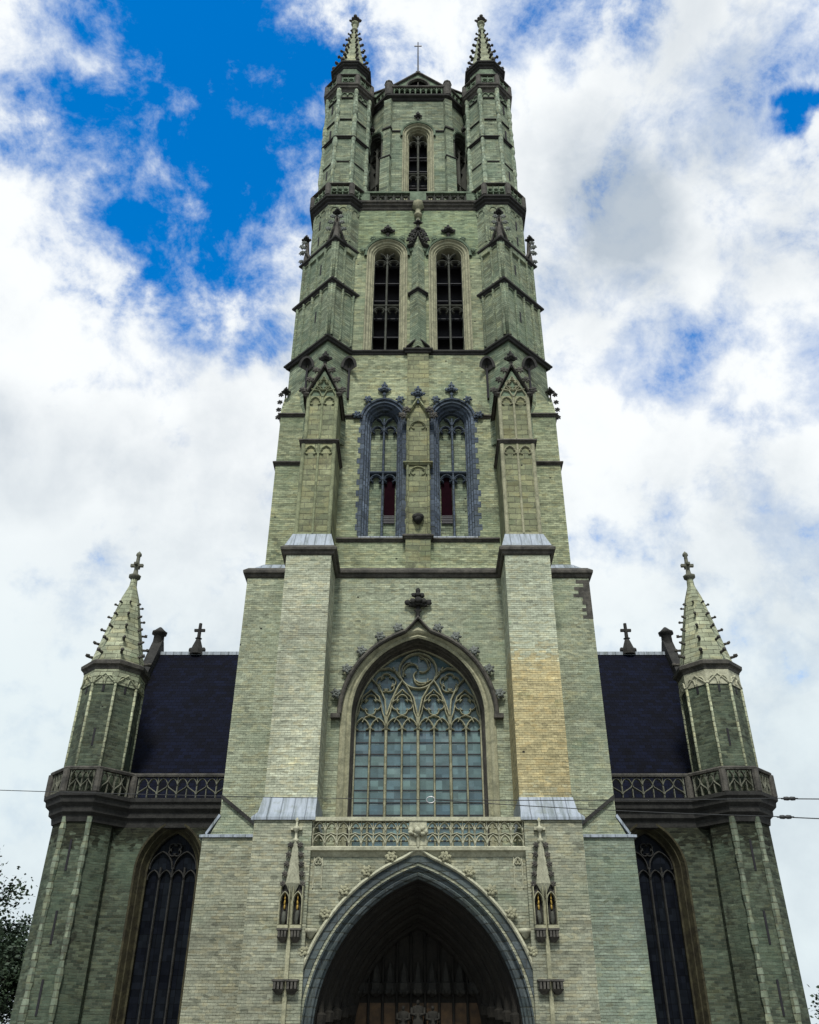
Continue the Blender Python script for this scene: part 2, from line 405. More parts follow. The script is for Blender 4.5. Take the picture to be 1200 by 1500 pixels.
def lead_mat():
    m, t, b = new_mat('seamed_lead_sheet')
    P, u, z, uv = wall_uv(t)
    fr = t.math('ABSOLUTE', t.math('SUBTRACT', t.math('FRACT', t.math('DIVIDE', u, 0.62)), 0.5))
    seam = t.smooth(fr, 0.44, 0.49)
    run = t.noise(t.n('ShaderNodeCombineXYZ', {0: t.math('MULTIPLY', u, 4.0), 1: t.math('MULTIPLY', z, 0.5), 2: 1.0}).outputs[0], 1.0, 7, 0.7)
    col = t.mix(t.smooth(run, 0.40, 0.70), (0.27, 0.31, 0.355, 1), (0.11, 0.135, 0.14, 1))
    col = t.mix(t.math('MULTIPLY', t.smooth(t.noise(P, 2.2, 8, 0.7), 0.5, 0.7), 0.5), col, (0.12, 0.14, 0.10, 1))
    col = t.mix(t.math('MULTIPLY', seam, 0.6), col, (0.07, 0.08, 0.09, 1))
    bp = t.n('ShaderNodeBump', {'Strength': 0.6, 'Distance': 0.05, 'Height': t.math('ADD', seam, t.math('MULTIPLY', t.noise(P, 2.0, 4), 0.8))})
    t.set(b.inputs['Base Color'], col)
    t.set(b.inputs['Roughness'], 0.55)
    t.set(b.inputs['Normal'], bp.outputs[0])
    return m


M['lead'] = lead_mat()
M['slate'] = slate()
M['glass'] = glazing('leaded_glass', 0.9, 0.68, (0.105, 0.165, 0.155), (0.06, 0.105, 0.125))
M['darkglass'] = glazing('dark_chapel_glass', 0.5, 0.7, (0.004, 0.005, 0.008), (0.007, 0.009, 0.012), (0.002, 0.002, 0.002), 0.03)


def leaf_mat():
    m, t, b = new_mat('dark_leaves')
    P = t.n('ShaderNodeNewGeometry').outputs['Position']
    t.set(b.inputs['Base Color'], t.ramp(t.noise(P, 1.5, 4), (0.3, (0.012, 0.028, 0.014)), (0.7, (0.035, 0.065, 0.028))))
    t.set(b.inputs['Roughness'], 0.7)
    return m


M['leaf'] = leaf_mat()


def ground_mat():
    m, t, b = new_mat('cobbles')
    P = t.n('ShaderNodeNewGeometry').outputs['Position']
    v = t.n('ShaderNodeTexVoronoi', {'Vector': P, 'Scale': 7.0})
    col = t.mix(1.0, t.ramp(t.noise(P, 0.4, 5), (0.3, (0.16, 0.15, 0.14)), (0.7, (0.24, 0.23, 0.21))), t.ramp(v.outputs[0], (0.0, g(1.1)), (0.6, g(0.6))), 'MULTIPLY')
    t.set(b.inputs['Base Color'], col)
    t.set(b.inputs['Roughness'], 0.85)
    return m


M['ground'] = ground_mat()


# ------------------------------------------------------------------ mesh helpers
class MB:
    def __init__(self, sx=1, xf=None):
        self.v, self.f, self.sm = [], [], []
        self.sx, self.xf = sx, xf

    def p(self, x, y, z):
        q = Vector((x, y, z))
        if self.xf:
            q = self.xf @ q
        self.v.append((q.x * self.sx, q.y, q.z))
        return len(self.v) - 1

    def face(self, ids, smooth=False):
        self.f.append(tuple(ids))
        self.sm.append(smooth)

    def grid(self, rings, closed=False, smooth=False):
        """rings: lists of points, all the same length"""
        ids = [[self.p(*q) for q in r] for r in rings]
        n = len(ids[0])
        for a, b in zip(ids, ids[1:]):
            for i in range(n if closed else n - 1):
                j = (i + 1) % n
                self.face((a[i], a[j], b[j], b[i]), smooth)
        return ids

    def box(self, x0, x1, y0, y1, z0, z1):
        self.loft([(x0, y0), (x1, y0), (x1, y1), (x0, y1)], z0, [(x0, y0), (x1, y0), (x1, y1), (x0, y1)], z1)

    def loft(self, pa, za, pb, zb, cap=True):
        a = [self.p(x, y, za) for x, y in pa]
        b = [self.p(x, y, zb) for x, y in pb]
        n = len(a)
        for i in range(n):
            j = (i + 1) % n
            self.face((a[i], a[j], b[j], b[i]))
        if cap:
            self.face(a[::-1])
            self.face(b)

    def stack(self, levels, cap=True):
        """levels: (plan, z) from the bottom up, same point count"""
        self.grid([[(x, y, z) for x, y in pl] for pl, z in levels], closed=True)
        if cap:
            self.face([self.p(x, y, levels[-1][1]) for x, y in levels[-1][0]])
            self.face([self.p(x, y, levels[0][1]) for x, y in levels[0][0]][::-1])

    def prism(self, poly, y0, y1):
        """polygon in x,z pushed from y0 (front) to y1"""
        a = [self.p(x, y0, z) for x, z in poly]
        b = [self.p(x, y1, z) for x, z in poly]
        n = len(a)
        for i in range(n):
            j = (i + 1) % n
            self.face((a[i], a[j], b[j], b[i]))
        self.face(a)
        self.face(b[::-1])

    def prism_x(self, poly, x0, x1):
        """polygon in y,z pushed along x"""
        a = [self.p(x0, y, z) for y, z in poly]
        b = [self.p(x1, y, z) for y, z in poly]
        n = len(a)
        for i in range(n):
            j = (i + 1) % n
            self.face((a[i], a[j], b[j], b[i]))
        self.face(a)
        self.face(b[::-1])

    def pane(self, outer, holes, y):
        loops = [[Vector((x, z, 0)) for x, z in outer]] + [[Vector((x, z, 0)) for x, z in h] for h in holes]
        pts = [q for l in loops for q in l]
        ids = [self.p(q.x, y, q.y) for q in pts]
        for tri in geometry.tessellate_polygon(loops):
            self.face([ids[k] for k in tri])

    def mould(self, cx, z0, hw, zs, rise, prof, n=14):
        """jamb and arch moulding: profile points are (offset outwards, y)"""
        self.grid([[(x, y, z) for x, z in U(cx, z0, hw, zs, rise, d, n)] for d, y in prof])

    def sweep(self, path, z, prof, closed=False):
        """moulding along a plan path; outwards is to the right of travel; profile (out, up)"""
        rows = []
        n = len(path)
        for i in range(n):
            a = path[i - 1] if (i > 0 or closed) else None
            b = path[(i + 1) % n] if (i < n - 1 or closed) else None
            c = path[i]
            ns = []
            for s, e in ((a, c), (c, b)):
                if s is not None and e is not None:
                    dx, dy = e[0] - s[0], e[1] - s[1]
                    L = math.hypot(dx, dy) or 1
                    ns.append((dy / L, -dx / L))
            if len(ns) == 2:
                mx, my = ns[0][0] + ns[1][0], ns[0][1] + ns[1][1]
                k = 2 / max(mx * mx + my * my, 0.5)
                o = (mx * k, my * k)
            else:
                o = ns[0]
            rows.append([(c[0] + o[0] * d, c[1] + o[1] * d, z + h) for d, h in prof])
        if closed:
            rows.append(rows[0])
        ids = self.grid(rows)
        if not closed:
            self.face(ids[0])
            self.face(ids[-1][::-1])

    def bar(self, pts, wd, y0, y1, closed=False):
        """tracery bar along points in x,z with a chamfered front"""
        n = len(pts)
        if n < 2:
            return
        rows = []
        for i in range(n):
            a = pts[i - 1] if (i > 0 or closed) else None
            b = pts[(i + 1) % n] if (i < n - 1 or closed) else None
            c = pts[i]
            ns = []
            for s, e in ((a, c), (c, b)):
                if s is not None and e is not None:
                    dx, dz = e[0] - s[0], e[1] - s[1]
                    L = math.hypot(dx, dz) or 1
                    ns.append((-dz / L, dx / L))
            mx = sum(q[0] for q in ns)
            mz = sum(q[1] for q in ns)
            L2 = mx * mx + mz * mz
            k = len(ns) / max(L2, 0.6) if len(ns) == 2 else 1
            o = (mx * k, mz * k)
            h, q = wd / 2, wd / 5
            ym = y0 + (y1 - y0) * 0.4
            rows.append([(c[0] + o[0] * s, y, c[1] + o[1] * s) for s, y in ((-h, y1), (-h, ym), (-q, y0), (q, y0), (h, ym), (h, y1))])
        if closed:
            rows.append(rows[0])
        self.grid(rows)

    def tube(self, pts, r, n=8, smooth=True, ends=True):
        rings = []
        L = len(pts)
        for i in range(L):
            a, b = Vector(pts[max(i - 1, 0)]), Vector(pts[min(i + 1, L - 1)])
            t = (b - a).normalized()
            q = t.to_track_quat('Z', 'Y')
            rr = r[i] if isinstance(r, (list, tuple)) else r
            rings.append([tuple(Vector(pts[i]) + q @ Vector((math.cos(2 * PI * k / n) * rr, math.sin(2 * PI * k / n) * rr, 0))) for k in range(n)])
        ids = self.grid(rings, closed=True, smooth=smooth)
        if ends:
            self.face(ids[0][::-1])
            self.face(ids[-1])

    def lathe(self, cx, cy, prof, n=12, smooth=True):
        self.grid([[(cx + math.cos(2 * PI * k / n) * r, cy + math.sin(2 * PI * k / n) * r, z) for k in range(n)] for r, z in prof], closed=True, smooth=smooth)

    def lump(self, c, rx, ry, rz, seed=0, rough=0.25, nu=7, nv=5):
        rows = []
        for j in range(nv + 1):
            th = PI * j / nv
            row = []
            for i in range(nu):
                ph = 2 * PI * i / nu
                d = Vector((math.sin(th) * math.cos(ph), math.sin(th) * math.sin(ph), math.cos(th)))
                k = 1 + rough * noise.noise(d * 2.1 + Vector((seed * 3.3, seed * 1.7, seed)))
                row.append((c[0] + d.x * rx * k, c[1] + d.y * ry * k, c[2] + d.z * rz * k))
            rows.append(row)
        self.grid(rows, closed=True, smooth=True)

    def build(self, name, m, parent=None, fix=True):
        me = bpy.data.meshes.new(name)
        me.from_pydata(self.v, [], self.f)
        me.polygons.foreach_set('use_smooth', self.sm)
        if fix:
            bm = bmesh.new()
            bm.from_mesh(me)
            bmesh.ops.remove_doubles(bm, verts=bm.verts, dist=0.0004)
            bmesh.ops.recalc_face_normals(bm, faces=bm.faces)
            bm.to_mesh(me)
            bm.free()
        me.materials.append(M[m])
        o = bpy.data.objects.new(name, me)
        COL.objects.link(o)
        o.parent = parent
        return o


def U(cx, z0, hw, zs, rise, d=0.0, n=14):
    """jambs and pointed arch, offset outwards by d, from the left foot to the right foot"""
    Ra = (hw * hw + rise * rise) / (2 * hw)
    c = Ra - hw
    rr = Ra + d
    top = math.sqrt(max(rr * rr - c * c, 1e-6))
    a_top = math.atan2(top, -c)
    left = []
    for i in range(n + 1):
        a = PI + (a_top - PI) * i / n
        left.append((c + rr * math.cos(a), rr * math.sin(a)))
    pts = [(cx - hw - d, z0)] + [(cx + x, zs + z) for x, z in left]
    pts += [(cx - x, zs + z) for x, z in left[-2::-1]] + [(cx + hw + d, z0)]
    return pts


def arc(cx, cz, r, a0, a1, n=12):
    return [(cx + r * math.cos(R(a0 + (a1 - a0) * i / n)), cz + r * math.sin(R(a0 + (a1 - a0) * i / n))) for i in range(n + 1)]


def foil(cx, cz, r, k=4, rot=45.0, n=7):
    """k-lobed foil, lobes touching at cusps"""
    b = r * 0.5
    a = r - b
    pts = []
    for i in range(k):
        th = rot + 360.0 * i / k
        sp = 180.0 / k + 62
        pts += arc(cx + a * math.cos(R(th)), cz + a * math.sin(R(th)), b, th - sp, th + sp, n)
    return pts


def ngon(cx, cy, ap, n=8, turn=22.5):
    r = ap / math.cos(PI / n)
    return [(cx + r * math.cos(R(turn - 90 + 360 * i / n - 45)), cy + r * math.sin(R(turn - 90 + 360 * i / n - 45))) for i in range(n)]


def inside(poly, x, z):
    c = False
    j = len(poly) - 1
    for i in range(len(poly)):
        xi, zi = poly[i]
        xj, zj = poly[j]
        if (zi > z) != (zj > z) and x < (xj - xi) * (z - zi) / (zj - zi) + xi:
            c = not c
        j = i
    return c


def clip(pts, poly):
    out, cur = [], []
    for q in pts:
        if inside(poly, *q):
            cur.append(q)
        else:
            if len(cur) > 1:
                out.append(cur)
            cur = []
    if len(cur) > 1:
        out.append(cur)
    return out


def empty(name, loc=(0, 0, 0), parent=None):
    o = bpy.data.objects.new(name, None)
    COL.objects.link(o)
    o.location = loc
    o.parent = parent
    o.empty_display_size = 0.5
    return o


DRIP = [(0, -0.42), (0.10, -0.36), (0.14, -0.22), (0.26, -0.16), (0.28, -0.02), (0.26, 0.03), (0, 0.30)]
SMALL = [(0, -0.24), (0.07, -0.2), (0.10, -0.1), (0.19, -0.08), (0.19, 0.02), (0, 0.16)]
CORNICE = [(0, -0.75), (0.10, -0.62), (0.12, -0.45), (0.28, -0.36), (0.31, -0.2), (0.44, -0.14), (0.46, 0.02), (0.40, 0.08), (0, 0.12)]

CH = empty('cathedral', (0, 3.8, 0))
CH['label'] = 'tall Gothic stone cathedral front with one central tower, pointed portal and two spired side turrets'
CH['category'] = 'cathedral'
CH_INV = Matrix.Translation((0, -3.8, 0))


def part(mb, name, m, parent=None, fix=True, label=None):
    """a mesh under the cathedral or under one of its parts; vertices are given in world metres"""
    o = mb.build(name, m, parent or CH, fix)
    if parent is None:
        o.matrix_parent_inverse = CH_INV
    if label:
        o['label'] = label
    return o


# shared carved ornaments -------------------------------------------------------
def crocket_mesh(name, m, seed):
    b = MB()
    b.tube([(0, 0, 0), (0, -0.07, 0.12), (0, -0.17, 0.22)], [0.075, 0.06, 0.05], 6)
    for i in range(6):
        a = R(90 + 60 * i)
        r = 0.20
        c, q = math.cos(a) * r, math.sin(a) * r
        b.lump((c * 0.8, -0.17, 0.27 + q * 0.8), 0.125, 0.08, 0.125, seed + i, 0.8)
        b.lump((c * 1.4, -0.12, 0.27 + q * 1.4), 0.09, 0.06, 0.09, seed + i + 9, 0.9)
    b.lump((0, -0.22, 0.27), 0.08, 0.06, 0.08, seed + 30, 0.4)
    o = b.build(name, m)
    me = o.data
    bpy.data.objects.remove(o)
    return me


def finial_mesh(name, m, seed):
    """stem, collar and two tiers of leaves, one unit high"""
    b = MB()
    b.lathe(0, 0, [(0.05, -0.05), (0.055, 0.2), (0.10, 0.24), (0.10, 0.29), (0.05, 0.32), (0.06, 0.6), (0.05, 0.85), (0.0, 0.86)], 8)
    for i in range(8):
        a = i * PI / 4
        r = 0.27 if i % 2 == 0 else 0.18
        b.lump((math.cos(a) * r, math.sin(a) * r, 0.54), 0.10, 0.10, 0.085, seed + i, 0.6)
        b.lump((math.cos(a) * r * 0.6, math.sin(a) * r * 0.6, 0.46), 0.09, 0.09, 0.07, seed + i + 20, 0.6)
    for i in range(4):
        a = i * PI / 2
        b.lump((math.cos(a) * 0.10, math.sin(a) * 0.10, 0.78), 0.08, 0.08, 0.08, seed + 9 + i, 0.6)
    b.lump((0, 0, 0.93), 0.07, 0.07, 0.10, seed + 14, 0.5)
    o = b.build(name, m)
    me = o.data
    bpy.data.objects.remove(o)
    return me


CROCKET = {k: crocket_mesh('crocket', k, i) for i, k in enumerate(('pale', 'trim', 'black', 'green', 'blue', 'hoodgrey', 'jamb'))}
FINIAL = {k: finial_mesh('finial', k, i + 40) for i, k in enumerate(('pale', 'trim', 'black', 'green', 'blue', 'spire'))}


def orn(lib, kind, name, loc, scale, parent, roll=0.0):
    o = bpy.data.objects.new(name, lib[kind])
    COL.objects.link(o)
    o.parent = parent
    o.matrix_parent_inverse = parent.matrix_world.inverted() if False else Matrix.Identity(4)
    sc = scale if isinstance(scale, (tuple, list)) else (scale, scale, scale)
    o.matrix_basis = Matrix.Translation(loc) @ Matrix.Rotation(roll, 4, 'Y') @ Matrix.Diagonal((*sc, 1))
    return o


def on_arch(cx, zs, hw, rise, d, zlist=None, fr=None):
    """points with outward roll on an arch offset by d, left half; fr = fractions from springing to apex"""
    pts = U(cx, zs, hw, zs, rise, d, 40)[1:42]
    out = []
    for f in fr:
        i = min(int(f * 40), 39)
        (x0, z0), (x1, z1) = pts[i], pts[i + 1]
        out.append((x0, z0, math.atan2(z1 - z0, x1 - x0)))
    return out


def hood_crockets(kind, par, cx, zs, hw, rise, d, y, fr, size):
    for x, z, a in on_arch(cx, zs, hw, rise, d, fr=fr):
        orn(CROCKET, kind, 'crocket', (x, y, z), size, par, -a)
        orn(CROCKET, kind, 'crocket', (2 * cx - x, y, z), size, par, a)


# ================================================================== TOWER, LOWEST STAGE
W0 = 3.8
bw = (0.0, 11.3, 3.80, 18.95, 4.72)         # great window: cx, foot, half width, springing, rise (outer light ring)
b = MB()
hole = U(bw[0], bw[1], bw[2], bw[3], bw[4], 0.62, 18)
b.pane([(-10.6, 0), (-10.6, 28.0), (10.6, 28.0), (10.6, 0)], [hole, [(-4.9, 0.05), (-4.9, 9.9), (4.9, 9.9), (4.9, 0.05)]], W0)
b.loft([(-10.6, W0), (10.6, W0), (10.6, 20), (-10.6, 20)], 0, [(-10.6, W0), (10.6, W0), (10.6, 20), (-10.6, 20)], 28.0, cap=False)
b.f = b.f[:-4] + b.f[-3:]
b.sm = b.sm[:-4] + b.sm[-3:]
base = part(b, 'tower_base_wall', 'wall')

rs = random.Random(4)
b = MB()
for k in range(11):
    z = 24.9 + k * 0.24
    wd = (0.35 if k % 2 else 0.6) + rs.uniform(-0.1, 0.5) * (k > 3)
    b.box(10.6 - wd, 10.612, W0 - 0.012, W0 + 0.3, z, z + 0.235)
part(b, 'dark_quoin', 'trim', base)

# great west window
gw = MB()
gw.mould(*bw, [(0.62, W0), (0.60, 3.72), (0.42, 3.66), (0.30, 3.74), (0.22, 3.86), (0.10, 3.80), (0.0, 3.88)], 20)
west = part(gw, 'west_window', 'jamb')
b = MB()
b.mould(*bw, [(0.0, 3.88), (0.0, 4.15), (-0.04, 4.2), (-0.04, 4.6), (-0.08, 4.65), (-0.08, 5.05), (-0.12, 5.1), (-0.12, 5.6)], 20)
part(b, 'reveal', 'trim', west)
light = U(bw[0], bw[1], bw[2], bw[3], bw[4], -0.06, 20)
b = MB()
b.pane(light, [], 5.45)
part(b, 'glass', 'glass', west)
b = MB()
yt0, yt1 = 5.16, 5.40
ML = 18.5
for k in range(-3, 4):
    top = 19.35 if k in (-2, 0, 2) else ML + 0.1
    b.bar([(k * 0.93, 11.3), (k * 0.93, top)], 0.17 if k % 2 == 0 else 0.12, yt0, yt1)
for k in range(8):
    cx = (k - 3.5) * 0.93
    for sgn in (1,):
        for seg in clip(U(cx, ML - 0.05, 0.465, ML, 0.72, -0.02, 8), light):
            b.bar(seg, 0.09, yt0, yt1)
    for sx in (-1, 1):
        for seg in clip(arc(cx + sx * 0.24, ML + 0.18, 0.17, 90 - sx * 10, 90 - sx * 190, 6), light):
            b.bar(seg, 0.05, yt0 + 0.03, yt1)
for cx in (-2.79, -0.93, 0.93, 2.79):
    for seg in clip(foil(cx, 20.0, 0.62, 4, 0), light):
        b.bar(seg, 0.08, yt0, yt1)
    for s in (-1, 1):            # ogee lines that hold the quatrefoil
        line = [(cx + s * x, z) for x, z in ((0.93, 18.6), (0.84, 19.2), (0.70, 19.55), (0.62, 20.0), (0.48, 20.5), (0.2, 20.75), (0.0, 20.95))]
        for seg in clip(line, light):
            b.bar(seg, 0.09, yt0, yt1)
        line = [(cx + s * x, z) for x, z in ((0.465, 18.95), (0.3, 19.25), (0.0, 19.36))]
        for seg in clip(line, light):
            b.bar(seg, 0.08, yt0, yt1)
for s in (-1, 1):
    # long intersecting ribs
    for line in ([(s * 0.02, 19.3), (s * 0.25, 20.4), (s * 0.75, 21.3), (s * 1.25, 21.9), (s * 1.5, 22.35)],
                 [(s * 1.86, 19.3), (s * 1.55, 20.3), (s * 1.2, 21.1), (s * 0.95, 21.5)],
                 [(s * 1.86, 19.3), (s * 1.95, 20.3), (s * 2.3, 21.1), (s * 2.75, 21.6)],
                 [(s * 0.95, 21.5), (s * 1.2, 22.0), (s * 1.75, 22.3), (s * 2.4, 22.2)]):
        for seg in clip(line, light):
            b.bar(seg, 0.12, yt0 - 0.02, yt1)
    for seg in clip(foil(s * 1.9, 21.35, 0.60, 5, 90 if s > 0 else 90), light):
        b.bar(seg, 0.08, yt0, yt1)
b.bar(arc(0, 22.13, 1.12, 0, 360, 40)[:-1], 0.14, yt0 - 0.03, yt1, closed=True)
for k in range(3):               # turning mouchettes in the circle
    a0 = 90 + 120 * k
    b.bar([(0.9 * t * math.cos(R(a0 + 95 * t * t)), 22.13 + 0.9 * t * math.sin(R(a0 + 95 * t * t))) for t in [i / 10 for i in range(1, 12)]], 0.10, yt0, yt1)
    cc = (0.52 * math.cos(R(a0 + 80)), 22.13 + 0.52 * math.sin(R(a0 + 80)))
    b.bar(arc(cc[0], cc[1], 0.42, a0 - 30, a0 + 150, 10), 0.07, yt0, yt1)
b.mould(bw[0], bw[1], bw[2], bw[3], bw[4], [(-0.06, yt1), (-0.06, yt0), (-0.2, yt0 + 0.05), (-0.2, yt1)], 20)
part(b, 'tracery', 'jamb', west)
for i in range(10):
    z = 12.34 + i * 0.68
    b = MB()
    b.box(-3.74, 3.74, 5.405, 5.44, z, z + 0.05)
    part(b, 'saddle_bar', 'iron', west)
# hood mould with ogee tip, crockets and the black finial
b = MB()
hw_, zs_, rs_ = 4.35, 18.85, 5.15
prof = [(0.0, 3.76), (0.0, 3.45), (0.08, 3.38), (0.2, 3.42), (0.26, 3.55), (0.26, 3.76)]
pts = [U(0, zs_, hw_, zs_, rs_, d, 20) for d, y in prof]
rows = []
for (d, y), line in zip(prof, pts):
    row = []
    for x, z in line:
        up = 0.75 * math.exp(-(x / 0.42) ** 2)
        row.append((x, y, z + up))
    rows.append(row)
b.grid(rows)
for s in (-1, 1):
    b.box(s * 4.62 - 0.32, s * 4.62 + 0.22, 3.40, 3.79, 18.6, 18.86)
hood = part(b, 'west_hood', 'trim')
hood_crockets('hoodgrey', hood, 0, zs_, hw_, rs_, 0.22, 3.62, (0.16, 0.35, 0.53, 0.70, 0.87), 0.92)
orn(FINIAL, 'black', 'finial', (0, 3.55, 24.8), (2.3, 1.3, 2.0), hood)

# ------------------------------------------------------------------ stage string at 28 m, wraps the buttresses
b = MB()
half = [(-10.6, 12), (-10.6, W0), (-7.9, W0), (-7.9, 0.9), (-5.1, 0.9), (-5.1, W0)]
path = half + [(-x, y) for x, y in half[::-1]]
b.sweep(path, 28.1, DRIP)
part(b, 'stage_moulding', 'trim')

# ------------------------------------------------------------------ middle stage body
W2 = 4.6
mw = [(-2.42, 31.15, 0.92, 40.85, 1.08), (2.42, 31.15, 0.92, 40.85, 1.08)]
b = MB()
holes = [U(*q, 0.60, 12) for q in mw]
b.pane([(-9.75, 28.2), (-9.75, 41.3), (-6.5, 41.3), (-6.5, 47.3), (6.5, 47.3), (6.5, 41.3), (9.75, 41.3), (9.75, 28.2)], holes, W2)
for s in (-1, 1):
    b.grid([[(s * 9.75, W2, 28.2), (s * 9.75, 20, 28.2)], [(s * 9.75, W2, 41.3), (s * 9.75, 20, 41.3)]])
    # broach from the square corner to the turned pier
    b.stack([([(s * 9.748, W2 + 0.03), (s * 4.6, W2 + 0.03), (s * 4.6, 12), (s * 9.748, 12)], 41.3), ([(s * 9.6, 5.0), (s * 5.2, 5.0), (s * 5.2, 10.5), (s * 9.6, 10.5)], 42.4),
             ([(s * 7.7, 5.3), (s * 5.8, 5.3), (s * 5.8, 8), (s * 7.7, 8)], 46.0)])
b.box(-6.4, 6.4, 12, 19.5, 40.0, 47.3)
mid = part(b, 'tower_middle_wall', 'mid')
b = MB()
b.stack([([(-10.55, W0 + 0.03), (10.55, W0 + 0.03), (10.55, 20), (-10.55, 20)], 28.2), ([(-9.74, W2 + 0.01), (9.74, W2 + 0.01), (9.74, 20), (-9.74, 20)], 29.0)])
part(b, 'weathering', 'mid', mid)
for s in (-1, 1):
    b = MB(s)
    b.stack([([(8.2, W0 - 0.02), (10.62, W0 - 0.02), (10.62, 16), (8.2, 16)], 28.22), ([(8.2, W2 - 0.03), (9.82, W2 - 0.03), (9.82, 16), (8.2, 16)], 29.06)])
    part(b, 'lead_weathering', 'lead', mid)
for s in (-1, 1):
    for z in (37.05, 41.25):
        b = MB()
        q = [(s * 9.75, 12), (s * 9.75, W2), (s * 7.55, W2)] if s < 0 else [(s * 7.55, W2), (s * 9.75, W2), (s * 9.75, 12)]
        b.sweep(q, z, SMALL)
        part(b, 'string_course', 'trim', mid)
    b = MB()
    q = [(s * 5.3, W2), (s * 3.9, W2)] if s < 0 else [(s * 3.9, W2), (s * 5.3, W2)]
    b.sweep(q, 41.1, SMALL)
    part(b, 'string_course', 'trim', mid)
b = MB()
b.sweep([(-5.3, W2), (-0.82, W2), (-0.82, 4.15), (0.82, 4.15), (0.82, W2), (5.3, W2)], 30.95, SMALL)
part(b, 'string_course', 'trim', mid)

for wi, q in enumerate(mw):
    cx, z0, hw, zs, rs = q
    b = MB()
    b.mould(*q, [(0.60, W2), (0.60, W2 - 0.05), (0.40, W2 - 0.06), (0.36, W2 + 0.12), (0.26, W2 + 0.16), (0.22, W2 + 0.4), (0.10, W2 + 0.45), (0.06, W2 + 0.7), (0.0, W2 + 0.72), (0.0, W2 + 1.3)], 14)
    fr = part(b, 'blind_window', 'blue')
    for s in (-1, 1):
        b = MB()
        for i in range(22):
            z = z0 + 0.05 + i * 0.445
            wd = (0.22 if i % 2 else 0.06) + random.uniform(-0.04, 0.07)
            x0 = cx + s * (hw + 0.60)
            b.box(min(x0, x0 + s * wd), max(x0, x0 + s * wd), W2 - 0.02, W2 + 0.2, z, z + 0.447)
        part(b, 'quoin', 'blue', fr)
    b = MB()
    yt = W2 + 0.62
    b.bar([(cx, z0), (cx, zs + 0.55)], 0.17, yt, yt + 0.3)
    b.bar([(cx - hw, 36.72), (cx + hw, 36.72)], 0.2, yt - 0.02, yt + 0.3)
    for s in (-1, 1):
        c2 = cx + s * hw / 2
        for zz in (36.0, 40.2):
            b.bar(U(c2, zz - 0.02, hw / 2 - 0.03, zz, 0.52, 0, 8), 0.1, yt, yt + 0.3)
            for k in (-1, 1):
                b.bar(arc(c2 + k * 0.2, zz + 0.12, 0.15, 90 - k * 10, 90 - k * 190, 6), 0.07, yt + 0.03, yt + 0.3)
        b.bar([(cx, zs - 0.1), (cx + s * 0.25, zs + 0.45), (cx + s * 0.55, zs + 0.62)], 0.09, yt, yt + 0.3)
    part(b, 'tracery', 'blue', fr)
    b = MB()
    b.pane(U(cx, z0, hw, zs, rs, 0.02, 14), [], W2 + 1.0)
    part(b, 'infill', 'high', fr)
    b = MB()
    s = 1 if wi == 0 else -1
    xa, xb = sorted((cx + s * 0.10, cx + s * 0.84))
    b.box(xa, xb, W2 + 0.93, W2 + 1.02, 32.75, 36.5)
    sh = part(b, 'shutter', 'red', fr)
    b = MB()
    for i in range(5):
        b.box(xa, xb, W2 + 0.86, W2 + 0.925, 32.72 + i * 0.13, 32.79 + i * 0.13)
    part(b, 'vent', 'iron', fr)
    b = MB()
    b.prism_x([(W2 - 0.1, z0 - 0.16), (W2 + 0.99, z0 - 0.16), (W2 + 0.99, z0 + 0.35), (W2 - 0.1, z0 - 0.02)], cx - hw - 0.55, cx + hw + 0.55)
    part(b, 'sill', 'lead', fr)
    b = MB()
    hp = [(0.60, W2 + 0.02), (0.60, W2 - 0.18), (0.72, W2 - 0.22), (0.78, W2 - 0.08), (0.78, W2 + 0.02)]
    b.grid([[(x, y, z) for x, z in U(cx, zs, hw, zs, rs, d, 14)] for d, y in hp])
    hd = part(b, 'window_hood', 'blue')
    hood_crockets('blue', hd, cx, zs, hw, rs, 0.74, W2 - 0.1, (0.08, 0.62), 0.95)
    orn(FINIAL, 'blue', 'finial', (cx, W2 - 0.15, zs + rs + 0.7), (1.35, 0.8, 1.5), hd)

# centre pilaster of the middle stage
b = MB()
b.box(-0.8, 0.8, 4.15, W2 + 0.1, 28.25, 30.9)
b.box(-0.78, 0.78, 4.4, W2 + 0.1, 41.2, 47.2)
b.prism([(-0.8, 31.0), (0.8, 31.0), (0.8, 40.6), (0, 42.0), (-0.8, 40.6)], 4.2, W2 + 0.1)
cp = part(b, 'centre_pilaster', 'panel')
b = MB()
for s in (-1, 1):
    b.bar([(s * 0.7, 31.05), (s * 0.7, 40.5)], 0.16, 4.08, 4.22)
    b.bar([(s * 0.95, 40.5), (s * 0.05, 42.2)], 0.2, 3.92, 4.27)
for zz in (35.8, 39.7):
    b.bar(U(0, zz - 0.05, 0.58, zz, 0.6, 0, 8), 0.12, 4.08, 4.22)
    for k in (-1, 1):
        b.bar(arc(k * 0.27, zz + 0.15, 0.2, 90 - k * 10, 90 - k * 190, 6), 0.07, 4.11, 4.22)
b.sweep([(-0.82, W2), (-0.82, 4.17), (0.82, 4.17), (0.82, W2)], 36.75, SMALL)
part(b, 'panel_rib', 'panel', cp)
b = MB()
b.lathe(0, 4.04, [(0.05, 31.8), (0.2, 31.9), (0.3, 32.05), (0.38, 32.25), (0.40, 32.38), (0.0, 32.4)], 8)
for i, (x, z, r) in enumerate(((0, 32.05, 0.2), (-0.15, 32.25, 0.14), (0.15, 32.25, 0.14))):
    b.lump((x, 3.84, z), r, r, r, i, 0.5)
part(b, 'carved_bracket', 'black', cp)
for s in (-1, 1):
    orn(CROCKET, 'trim', 'crocket', (s * 0.62, 4.04, 41.0), 0.9, cp, s * 0.9)
    orn(CROCKET, 'trim', 'crocket', (s * 0.9, 4.04, 40.5), 0.9, cp, s * 0.9)
